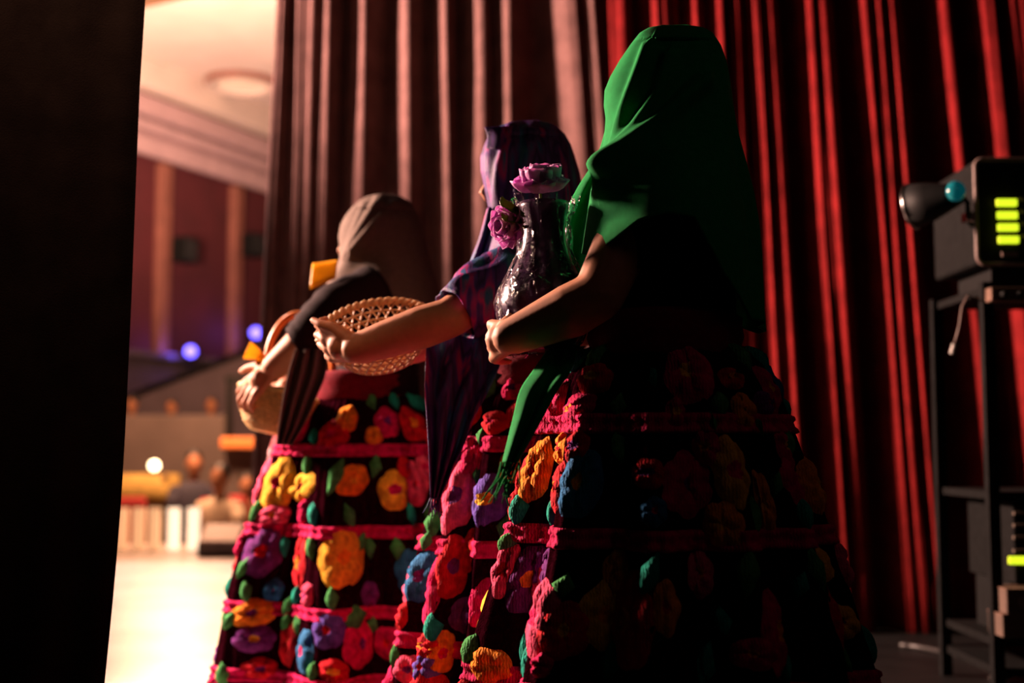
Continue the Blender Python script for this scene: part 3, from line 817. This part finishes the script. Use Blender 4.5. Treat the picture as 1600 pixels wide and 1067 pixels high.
def dirs(deg):
    a = math.radians(deg); f = V(-math.cos(a), math.sin(a), 0); return f, V(0,0,1).cross(f)

# ================= woman 1: green veil
Y1 = 2.45
A1 = V((1040-800)/FPX*Y1, Y1, 0); f, l = dirs(12)
w1 = thing('person', (A1.x, A1.y, 0), 'person in a green head shawl holding a wrapped vase, nearest to the camera', 'person', GRP)
top1, waist1 = 1.575, .985
H1 = V((1053-800)/FPX*Y1, Y1, 0)
b = MB(); L = torso(b, H1, f, l, top1, waist1)
sh = P(1006, 305, 2.385); el = P(935, 462, 2.285); wr = P(797, 527, 2.33)
b.capsule([sh, sh.lerp(el,.45), el], [.056,.054,.047], 16)
b.capsule([el, el.lerp(wr,.3) + V(0,0,-.004), wr], [.047,.050,.034], 16)
hand(b, wr, V(-.40,.92,-.02), V(-.92,-.38,.0), 1, (.55,.65,.5), 1.0, thumb_dir=V(.30,.85,.10))
shr = L(0,-.155,top1-.325); elr = L(.05,-.20,1.06); wrr = L(.24,-.085,1.02)
b.capsule([shr, elr], [.052,.044]); b.capsule([elr, wrr], [.044,.03])
hand(b, wrr, V(-.35,-.93,0), V(-.6,.5,-.6), -1, (.4,.5,.4), .95)
body_mesh(b, 'body', M['skin'], w1)
blouse(H1, f, l, top1, waist1, M['black_cloth'], w1, [((L(0,-.15,top1-.325), elr), (.075,.07))])
MB().ell(L(-.012,0,top1-.10), (.098,.086,.108)).capsule([L(-.06,0,top1-.16), L(-.07,0,top1-.32), L(-.10,0,top1-.55)], [.04,.03,.018]).build('hair', M['hair'], w1)
rws = [[V(A1.x,A1.y,z) + f*(.128+o)*math.cos(2*PI*k/40) + l*(.152+o)*math.sin(2*PI*k/40) for k in range(40)] for z, o in ((.955,.012),(.965,.02),(.985,.017),(1.0,.022),(1.02,.018),(1.035,.020),(1.045,.004))]
MB().grid(rws, True).build('sash', M['sash'], w1)
S1 = Skirt(A1, [(.02,.475),(.15,.43),(.30,.395),(.42,.37),(.63,.305),(.80,.25),(.90,.215),(.955,.18),(.985,.14)], [3,44,78,108,135,160,188,215,243,272,300,331], .20, 1.0)
S1.limits = [(-68, .262)]
S1.build(w1, (.835,.635,.38,.16), [
 (840,735,44,110,'orange'),(800,775,26,55,'yellow'),(905,755,66,115,'blue'),(925,592,46,52,'red'),(898,640,46,50,'magenta'),(872,625,26,70,'magenta'),(790,890,34,90,'pink'),(792,850,14,36,'green'),
 (830,905,56,110,'purple'),(882,915,30,40,'green'),(845,930,22,110,'pink'),(880,985,66,90,'red'),(945,960,56,110,'yellow'),(765,1040,60,56,'orange'),(735,1015,24,50,'green'),(845,1040,26,40,'magenta'),
 (1012,740,56,52,'red'),(1055,645,32,50,'magenta'),(1114,660,14,34,'green'),(1140,592,32,36,'red'),(1158,642,38,60,'orange'),(1184,668,15,30,'green'),(1130,820,56,76,'orange'),(1192,785,30,105,'orange'),(1212,758,15,44,'green'),
 (1022,800,40,50,'blue'),(1250,915,15,44,'teal'),(1130,970,14,44,'teal'),(1308,970,36,56,'yellow'),(1180,1022,60,50,'magenta'),(1020,590,14,30,'teal'),(1040,950,40,90,'orange')], 11)
vt = [(41,1040,1085),(44,1020,1105),(52,1005,1120),(70,990,1132),(95,972,1141),(120,957,1146),(142,948,1149),(165,947,1152),(185,950,1155),(215,948,1160),(250,940,1167),(300,926,1177),(350,918,1185),(395,911,1189),(480,905,1192),(560,900,1196)]
def bot1(th):
    if th < 0: return lerp(395, 200, sm(-th/30))
    return interp([(0,396),(30,402),(48,378),(65,350),(85,338),(105,345),(125,430),(150,500),(200,520),(250,480),(300,400),(330,330),(360,300)], th)
folds1 = [([(1018,78),(990,150),(962,235),(948,300)], .020, 15), ([(1046,95),(1030,150),(998,205),(958,262)], .026, 15), ([(1095,130),(1040,185),(990,235),(945,275),(918,320)], .030, 17), ([(960,285),(935,330),(915,390)], .006, 26)]
veil(w1, M['green'], Y1, vt, bot1, 0, folds1, [(41,.02),(60,.075),(95,.10),(150,.115),(200,.13),(240,.170),(270,.205),(300,.228),(350,.248),(400,.262),(560,.275)])
rp = [(948,190,2.52,.012),(938,245,2.52,.03),(912,292,2.52,.035),(892,350,2.50,.03),(882,430,2.50,.03)]
def strip(pts):
    out = []
    for (px, py, Y, hw, dz) in pts:
        c = P(px, py, Y); out.append([c + V(-hw, .01, 0), c + V(-hw*.4, -.012+dz, 0), c + V(hw*.2, .014, 0), c + V(hw*.6, -.008, 0), c + V(hw, .006, 0)])
    return out
vs_ = cloth_strip('veil_tail', M['green'], w1, strip([(964,170,2.50,.012,0),(952,240,2.54,.022,0),(925,295,2.56,.03,0),(905,350,2.56,.035,0),(896,430,2.56,.035,0),(890,500,2.53,.034,0),(875,560,2.42,.03,0)]))
tail = strip([(882,540,2.42,.026,0),(862,580,2.30,.034,.004),(842,610,2.22,.032,.006),(824,655,2.17,.024,0),(806,700,2.14,.016,0),(797,722,2.13,.012,0)])
vt_ = cloth_strip('veil_tail', M['green'], w1, tail)
e = tail[-1]; fringe(vt_, M['green'], [e[0].lerp(e[-1], t/9) for t in range(10)], V(-.22,0,-.9).normalized(), .075, 3)

# vase with two silk flowers
va = P(851, 548, 2.43); vz0 = va.z; VX, VY = va.x, 2.43
t = thing('vase', (VX, VY, vz0), 'dark violet vase in clear wrap held by the person in green', 'vase')
pr = [(.001,0),(.050,0),(.056,.008),(.070,.03),(.085,.06),(.0885,.09),(.080,.12),(.064,.15),(.050,.178),(.0425,.205),(.040,.23),(.0425,.255),(.047,.275),(.048,.285),(.043,.285),(.036,.25),(.036,.2)]
MB().lathe((VX,VY,vz0), pr, 48).build('vase_body', M['vase'], t)
rws = []
for i in range(31):
    z = -.012 + .305*i/30; r = interp([(q[1], q[0]) for q in pr[2:13]], z) + .005
    if z < .008: r = .062
    row = []
    for k in range(72):
        a = 2*PI*k/72
        rr = r + .0045*abs(noise.noise(V(math.cos(a)*5, math.sin(a)*5, z*16)))*2 + .003*math.sin(a*13 + z*40)
        if i > 27: rr += .006*(i-27)*(.4+.5*math.sin(a*7))
        row.append(V(VX + rr*math.cos(a), VY + rr*math.sin(a), vz0 + z + (.010*math.sin(a*5+1) if i > 28 else 0)))
    rws.append(row)
MB().grid(rws, True).build('clear_wrap', M['film'], t)
def petal(c, out, up, ln, wd, cup, m, parent, name='petal', pointed=False):
    out = out.normalized(); up = (up - out*up.dot(out)).normalized(); s = out.cross(up); rws = []
    for i in range(10):
        u = i/9; w_ = wd * (.34 + 1.05*u - .18*u*u) * math.sqrt(max(.12, 1 - max(0, (u-.42)/.60)**3))
        row = []
        if not pointed: w_ = wd * (.30 + .78*u**.7)
        for k in range(11):
            v = (k-5)/5; ru = 1 if pointed else lerp(1, math.sqrt(1 - .82*v*v), u)
            tip = .035*ln*math.cos(v*7)*u**4
            row.append(c + out*(ln*ru*math.sin(u*1.35)/.975 + tip) + up*(cup*ln*u*u + .22*wd*v*v + .03*ln*math.sin(5*v+9*u)) + s*(w_*v*.5))
        rws.append(row)
    return MB().grid(rws).build(name, m, parent, solid=.0012)
def silk_flower(c, ax, R, label, seed):
    rnd = random.Random(seed); ax = ax.normalized()
    t = thing('silk_flower', c, label, 'flower', 'silk flowers in the vase')
    u = ax.orthogonal().normalized(); v = ax.cross(u)
    for ring, (n, ln, cup, el_) in enumerate(((9, R, .40, .05), (8, R*.88, .7, .35), (6, R*.66, .9, .8))):
        for k in range(n):
            a = 2*PI*(k + .5*ring + rnd.uniform(-.12,.12))/n
            o = u*math.cos(a) + v*math.sin(a)
            petal(c + ax*.004*ring + o*.006, (o + ax*el_), ax, ln*rnd.uniform(.92,1.06), ln*.92, cup*.9, M['pink'], t)
    MB().ell(c + ax*.012, (.010,.010,.010), None, 10, 6).build('flower_centre', M['olive_leaf'], t)
    MB().tube([c, c - ax*.02, c - ax*.05 + V(0,0,-.02)], .003, 6).build('stem', M['olive_leaf'], t)
    return t
fa = V(VX-.008, VY-.015, vz0+.302)
silk_flower(fa, V(-.05,-.34,1), .054, 'large pink silk flower on top of the vase', 5)
fb = P(803, 352, 2.40)
silk_flower(fb, V(-.75,-.65,-.12), .040, 'smaller pink silk flower drooping at the side of the vase neck', 6)
for i, (p0, p1, wd, lab) in enumerate(((( 818,338),(778,318),.026,'upper olive silk leaf beside the vase mouth'), ((818,348),(782,344),.022,'lower olive silk leaf over the drooping pink flower'))):
    a, b_ = P(*p0, 2.375), P(*p1, 2.35)
    o = petal(a, b_-a, V(0,-.8,.5), (b_-a).length, wd, .12, M['olive_leaf'], None, 'silk_leaf', True)
    tag(o, lab, 'leaf', 'silk leaves of the vase flowers')

# ================= woman 2: striped purple veil
Y2 = 3.0
A2 = V((850-800)/FPX*Y2, Y2, 0); f, l = dirs(10)
w2 = thing('person', (A2.x, A2.y, 0), 'person in a blue and magenta striped head shawl holding a shallow wicker basket', 'person', GRP)
top2, waist2 = 1.535, .955
H2 = V((832-800)/FPX*Y2, Y2, 0)
b = MB(); L = torso(b, H2, f, l, top2, waist2)
sh = P(838, 405, 2.84); el = P(702, 497, 2.74); wr = P(556, 546, 2.76)
b.capsule([sh, sh.lerp(el,.5), el], [.056,.050,.044], 16)
b.capsule([el, el.lerp(wr,.3), el.lerp(wr,.7), wr], [.044,.047,.041,.034], 16)
hand(b, wr, V(-.80,.58,.18), V(-.55,-.72,-.42), 1, (.35,.75,.6), 1.02, thumb_dir=V(-.85,.45,.28))
shr = L(0,-.155,top2-.325); elr = L(.10,-.19,1.10); wrr = P(600, 560, 3.06)
b.capsule([shr, elr], [.05,.043]); b.capsule([elr, wrr], [.043,.03])
hand(b, wrr, V(-.6,-.75,.1), V(-.2,.3,-.9), -1, (.2,.25,.2), .95)
body_mesh(b, 'body', M['skin'], w2)
blouse(H2, f, l, top2, waist2, M['black_cloth'], w2, [((shr, elr, elr.lerp(wrr,.3)), (.075,.06,.055))])
MB().ell(L(-.012,0,top2-.10), (.098,.086,.108)).capsule([L(-.09,0,top2-.16), L(-.11,0,top2-.5)], [.04,.02]).build('hair', M['hair'], w2)
rws = [[V(A2.x,A2.y,z) + f*(.125+o)*math.cos(2*PI*k/40) + l*(.15+o)*math.sin(2*PI*k/40) for k in range(40)] for z, o in ((.925,.012),(.935,.02),(.955,.017),(.975,.022),(.99,.018),(1.0,.004))]
MB().grid(rws, True).build('sash', M['sash'], w2)
S2 = Skirt(A2, [(.02,.425),(.15,.385),(.26,.355),(.40,.33),(.53,.30),(.66,.262),(.80,.222),(.88,.19),(.93,.165),(.955,.14)], [5,37,58,86,116,146,176,205,236,265,295,330], .20, 2.0)
S2.limits = [(112, .270)]
S2.build(w2, (.80,.575,.36,.16), [
 (660,900,44,85,'blue'),(645,878,16,50,'orange'),(742,722,30,66,'magenta'),(700,750,32,100,'red'),(708,885,36,100,'red'),(738,860,34,70,'red'),(665,1010,40,46,'red'),(640,1045,32,46,'pink'),(662,1042,34,50,'violet'),(690,1020,26,70,'orange'),
 (756,682,18,36,'green'),(748,742,14,30,'green'),(668,845,12,34,'green'),(770,660,26,40,'red'),(730,960,40,60,'purple')], 22)
vt = [(190,812,842),(193,795,858),(199,778,872),(210,765,884),(225,758,893),(245,751,900),(268,752,907),(300,759,913),(330,765,918),(360,768,924),(390,764,930),(440,748,940),(520,735,950)]
def bot2(th):
    if th < 0: return lerp(380, 270, sm(-th/30))
    return interp([(0,395),(40,430),(70,415),(95,420),(130,470),(180,500),(250,460),(300,400),(360,360)], th)
folds2 = [([(800,198),(782,260),(772,340)], .014, 12), ([(830,200),(822,250),(808,300)], .010, 14), ([(853,205),(852,240),(846,270)], .008, 12), ([(772,200),(762,240),(758,300)], .009, 9)]
veil(w2, M['purple'], Y2, vt, bot2, 0, folds2, [(190,.02),(205,.07),(245,.105),(300,.115),(350,.12),(380,.15),(430,.21),(520,.23)])
# the pointed corner of the fold over her forehead
a = [P(800,194,2.93), P(776,203,2.93), P(757,200,2.95)]
cloth_strip('veil_peak', M['purple'], w2, [[P(803,197,2.95),P(778,198,2.94),P(757,199,2.95)], [P(802,212,2.93),P(782,214,2.92),P(762,214,2.94)], [P(798,235,2.92),P(778,234,2.91),P(760,232,2.93)]])
# shawl wrapped round the upper arm
b = MB(); sl = [sh + V(.03,.02,.0), sh.lerp(el,.35), sh.lerp(el,.7), sh.lerp(el,.93)]; rows = []
dense = []; rad = [.082,.076,.066,.060]
for i in range(3):
    for j in range(8): dense.append((sl[i].lerp(sl[i+1], j/8), lerp(rad[i], rad[i+1], j/8)))
dense.append((sl[3], rad[3]))
d0 = (el - sh).normalized(); ua = d0.cross(V(0,1,0)).normalized(); ub = d0.cross(ua)
for i, (c, r) in enumerate(dense):
    rows.append([c + (ua*math.cos(2*PI*k/40) + ub*math.sin(2*PI*k/40)) * (r + .005*math.sin(2*PI*k/40*3 + i*.35) + .003*math.sin(2*PI*k/40*7 - i*.5)) for k in range(40)])
MB().grid(rows, True).build('shawl_sleeve', M['purple'], w2, solid=.004)
# hanging end of the shawl under the arm
def strip2(pts, n=5):
    out = []
    for (pl, pr_, py, Y) in pts:
        out.append([P(lerp(pl, pr_, j/(n-1)), py, Y + (.022 if j % 2 else -.012)) for j in range(n)])
    return out
st = strip2([(672,800,500,2.84),(667,790,545,2.80),(664,768,600,2.76),(667,742,650,2.74),(670,722,700,2.72),(672,702,745,2.71),(673,688,778,2.70)], 7)
hang = cloth_strip('shawl_end', M['purple'], w2, st)
e = st[-1]; fringe(hang, M['purple'], [e[0].lerp(e[-1], t/7) for t in range(8)], V(-.05,0,-1), .04, 5)
a = [(748,335,2.90,.010,0),(752,380,2.88,.016,0),(742,420,2.86,.018,0),(728,455,2.84,.018,0)]
cloth_strip('shawl_edge', M['purple'], w2, strip([(768,325,2.90,.010,0),(760,365,2.87,.014,0),(748,402,2.86,.016,0),(734,440,2.84,.016,0)]))

# shallow wicker basket
BC = P(590, 521, 2.90); bt = thing('wicker_basket', BC, 'shallow round wicker basket held by the person in purple', 'basket')
e1 = (P(672,480,2.95) - P(503,527,2.88)).normalized()
bn = V(.0,-.52,.85); bn = (bn - e1*bn.dot(e1)).normalized(); e2 = bn.cross(e1)
RB = .132
def bp(r, h, a): return BC + e1*(r*math.cos(a)) + e2*(r*math.sin(a)) + bn*h
bprof = [(.0,-.062),(.06,-.062),(.085,-.058),(.104,-.035),(.118,-.012),(RB,.012)]
def bat(u):  # u 0 centre .. 1 rim
    x = u*5; i = min(4, int(x)); t_ = x - i
    return lerp(bprof[i][0], bprof[i+1][0], t_), lerp(bprof[i][1], bprof[i+1][1], t_)
wv = MB()
for k in range(34):
    for sgn in (1, -1):
        pts = []
        for i in range(15):
            u = .24 + .76*i/14; r, h = bat(u); a = 2*PI*k/34 + sgn*.55*(i/14); pts.append(bp(r + .0012*sgn, h, a))
        wv.tube(pts, .0022, 5)
for u in (.40,.55,.72,.86): 
    r, h = bat(u); wv.tube([bp(r, h, 2*PI*k/60) for k in range(60)], .0024, 6, True)
wv.build('weave', M['wicker'], bt)['kind'] = 'stuff'
rm = MB(); 
for q in range(2): rm.tube([bp(RB + .004*math.cos(2*PI*k*22/132 + q*PI), .014 + .005*math.sin(2*PI*k*22/132 + q*PI), 2*PI*k/132) for k in range(132)], .0055, 7, True)
rm.build('rim', M['wicker'], bt)
MB().loft([[bp(r, h, 2*PI*k/40) for k in range(40)] for r, h in ((.001,-.066),(.074,-.066),(.078,-.060),(.074,-.056),(.001,-.056))]).build('base', M['wicker'], bt)

# ================= woman 3: grey veil
Y3 = 3.85
A3 = V((568-800)/FPX*Y3, Y3, 0); f, l = dirs(5)
w3 = thing('person', (A3.x, A3.y, 0), 'person in a grey head shawl and plum sleeves holding a small handled basket', 'person', GRP)
top3, waist3 = 1.525, .965
H3 = V((590-800)/FPX*Y3, Y3, 0)
b = MB(); L = torso(b, H3, f, l, top3, waist3)
sh = P(560, 455, 3.66); el = P(492, 522, 3.56); wr = P(428, 574, 3.58)
b.capsule([sh, el], [.058,.05], 16)
b.capsule([el, el.lerp(wr,.4), wr], [.050,.050,.036], 16)
hand(b, wr, V(-.70,.16,-.62), V(-.52,-.72,.42), 1, (.30,.70,.6), 1.12, thumb_dir=V(-.62,.45,-.1))
shr = L(0,-.155,top3-.325); elr = L(.10,-.19,1.08); wrr = P(470, 600, 3.86)
b.capsule([shr, elr], [.05,.043]); b.capsule([elr, wrr], [.043,.03])
hand(b, wrr, V(-.8,-.3,-.2), V(-.1,.3,-.9), -1, (.2,.3,.3), 1.0)
body_mesh(b, 'body', M['skin'], w3)
blouse(H3, f, l, top3, waist3, M['plum'], w3, [((sh+V(.05,.02,-.01), sh.lerp(el,.45), el, el.lerp(wr,.34)), (.088,.082,.072,.062)), ((shr, elr, elr.lerp(wrr,.4)), (.08,.065,.058))])
MB().ell(L(-.012,0,top3-.10), (.098,.086,.108)).capsule([L(-.09,0,top3-.16), L(-.11,0,top3-.5)], [.04,.02]).build('hair', M['hair'], w3)
rws = [[V(A3.x,A3.y,z) + f*(.13+o)*math.cos(2*PI*k/40) + l*(.155+o)*math.sin(2*PI*k/40) for k in range(40)] for z, o in ((.925,.014),(.935,.024),(.955,.019),(.975,.026),(.99,.022),(1.005,.024),(1.015,.004))]
MB().grid(rws, True).build('sash', M['sash'], w3)
S3 = Skirt(A3, [(.02,.475),(.10,.445),(.25,.42),(.42,.385),(.55,.345),(.70,.295),(.79,.26),(.87,.225),(.93,.18),(.96,.15)], [24,83,118,148,178,205,236,265,295,330], .20, 3.0)
S3.build(w3, (.785,.56,.345,.165), [
 (437,755,54,90,'yellow'),(476,760,34,46,'yellow'),(468,665,34,60,'magenta'),(542,655,30,46,'orange'),(518,680,40,50,'red'),(524,745,24,60,'green'),(552,750,36,50,'orange'),(430,805,50,36,'pink'),(412,862,56,80,'purple'),(384,885,16,40,'green'),
 (535,872,58,96,'yellow'),(562,850,18,40,'green'),(512,985,42,60,'violet'),(556,965,20,40,'green'),(398,958,60,46,'orange'),(398,998,48,44,'purple'),(348,1055,20,40,'green'),(452,945,18,40,'green'),(470,880,28,90,'red'),(520,1050,50,40,'red'),(410,1045,50,36,'red')], 33)
vt = [(305,582,612),(308,570,625),(314,559,636),(324,548,645),(338,537,652),(352,530,658),(370,527,663),(392,530,668),(412,528,673),(435,514,680),(460,500,686),(500,490,692)]
def bot3(th):
    if th < 0: return lerp(440, 360, sm(-th/30))
    return interp([(0,462),(30,470),(60,440),(95,450),(130,520),(180,540),(250,500),(300,440),(360,420)], th)
folds3 = [([(590,312),(562,365),(540,410),(505,462)], .018, 13), ([(612,318),(585,350),(555,395)], .012, 10), ([(568,322),(548,370),(536,400)], .010, 8)]
veil(w3, M['grey'], Y3, vt, bot3, 0, folds3, [(305,.02),(318,.07),(345,.105),(390,.115),(420,.13),(450,.18),(500,.215)])
st = strip2([(462,512,545,3.50),(450,508,585,3.50),(442,492,625,3.50),(436,474,665,3.50),(432,456,695,3.49)], 7)
cloth_strip('shawl_end', M['grey'], w3, st)
rws = []
for i in range(60):
    z = lerp(.90, .10, i/59)
    rws.append([S3.pt(lerp(-10, 8 - 3*math.sin(i*.5), j/6), z, .010 + .016*abs(math.sin(i*.42 + j*.9)) + .010*math.sin(i*.21)) for j in range(7)])
MB().grid(rws).build('rimlit_edge', M['rimlit_tulle'], w3, solid=.001)  # rim-lit edge of the black tulle, added as a pale strip
# yellow ruffle at the neckline
rws = []
for i in range(5):
    rws.append([P(486 + 40*k/14 + (i-2)*1.0, lerp(452 - 17*k/14, 412 - 6*k/14, i/4), 3.60 + .03*i/4) for k in range(15)])
MB().grid(rws).build('neckline_ruffle', M['yellow_ribbon'], w3, solid=.003)

# handled basket
HBc = P(432, 628, 3.68); ht = thing('handled_basket', HBc, 'small straw basket with an orange handle held by the person in grey', 'basket')
hb = [(.001,-.088),(.055,-.086),(.075,-.07),(.092,-.04),(.104,-.005),(.110,.022)]
tl = Matrix.Rotation(.20, 3, 'Y') @ Matrix.Rotation(-.12, 3, 'X')
def hp(r, h, a): return HBc + tl @ V(r*math.cos(a), r*math.sin(a), h)
wv = MB(); n = 30
for i in range(26):
    u = i/25*5; j = min(4, int(u)); r, h = lerp(hb[j][0], hb[j+1][0], u-j), lerp(hb[j][1], hb[j+1][1], u-j)
    if r < .02: continue
    wv.tube([hp(r + .0028*math.cos(PI*k/2 + PI*i), h, 2*PI*k/(2*n)) for k in range(2*n)], .0036, 5, True)
for k in range(n):
    wv.tube([hp(r, h, 2*PI*k/n) for r, h in hb[1:]], .0028, 5)
wv.build('weave', M['straw'], ht)['kind'] = 'stuff'
MB().tube([hp(.111 + .002*math.cos(k*.9), .024 + .002*math.sin(k*.9), 2*PI*k/90) for k in range(90)], .0075, 8, True).build('rim', M['straw'], ht)
MB().loft([[hp(r, h, 2*PI*k/24) for k in range(24)] for r, h in ((.001,-.091),(.056,-.090),(.056,-.084),(.001,-.084))]).build('base', M['straw'], ht)
h0 = P(413, 590, 3.66); h1 = P(519, 590, 3.72); hpts = []
for k in range(25):
    a = PI*k/24; hpts.append(V(lerp(h0.x, h1.x, .5-.5*math.cos(a)), lerp(h0.y, h1.y, k/24)+.02, lerp(h0.z, h1.z, .5) + math.sin(a)**.8*(P(460,490,3.68).z - h0.z)))
MB().tube(hpts, .0105, 10).build('handle', M['handle'], ht)
bw = MB()
bc = P(408, 556, 3.63)
for sx, (ex, ey) in ((-1,(386,547)), (1,(411,580))):
    e_ = P(ex, ey, 3.62); d_ = e_ - bc; s_ = V(-d_.z, 0, d_.x).normalized()
    bw.loft([[bc + d_*t_ + s_*w_ + V(0,-.006,0), bc + d_*t_ + s_*w_*.3 + V(0,-.012,0), bc + d_*t_ - s_*w_ + V(0,-.006,0), bc + d_*t_ - s_*w_ + V(0,.006,0), bc + d_*t_ + V(0,.012*(1-abs(t_-.5)),0), bc + d_*t_ + s_*w_ + V(0,.006,0)] for t_, w_ in ((0,.006),(.3,.016),(.7,.022),(1,.026))])
bw.ell(bc, (.011,.012,.011), None, 10, 6)
bw.build('ribbon_bow', M['yellow_ribbon'], ht)
ts = MB(); rws = []
for i in range(8):
    q = i/7
    rws.append([hp(.10*q + .001, .012 + .022*(1-q*q) + .014*noise.noise(V(q*5, math.cos(2*PI*k/40)*3, math.sin(2*PI*k/40)*3)), 2*PI*k/40) for k in range(40)])
ts.grid(rws, True).build('tissue_lining', M['tissue'], ht)
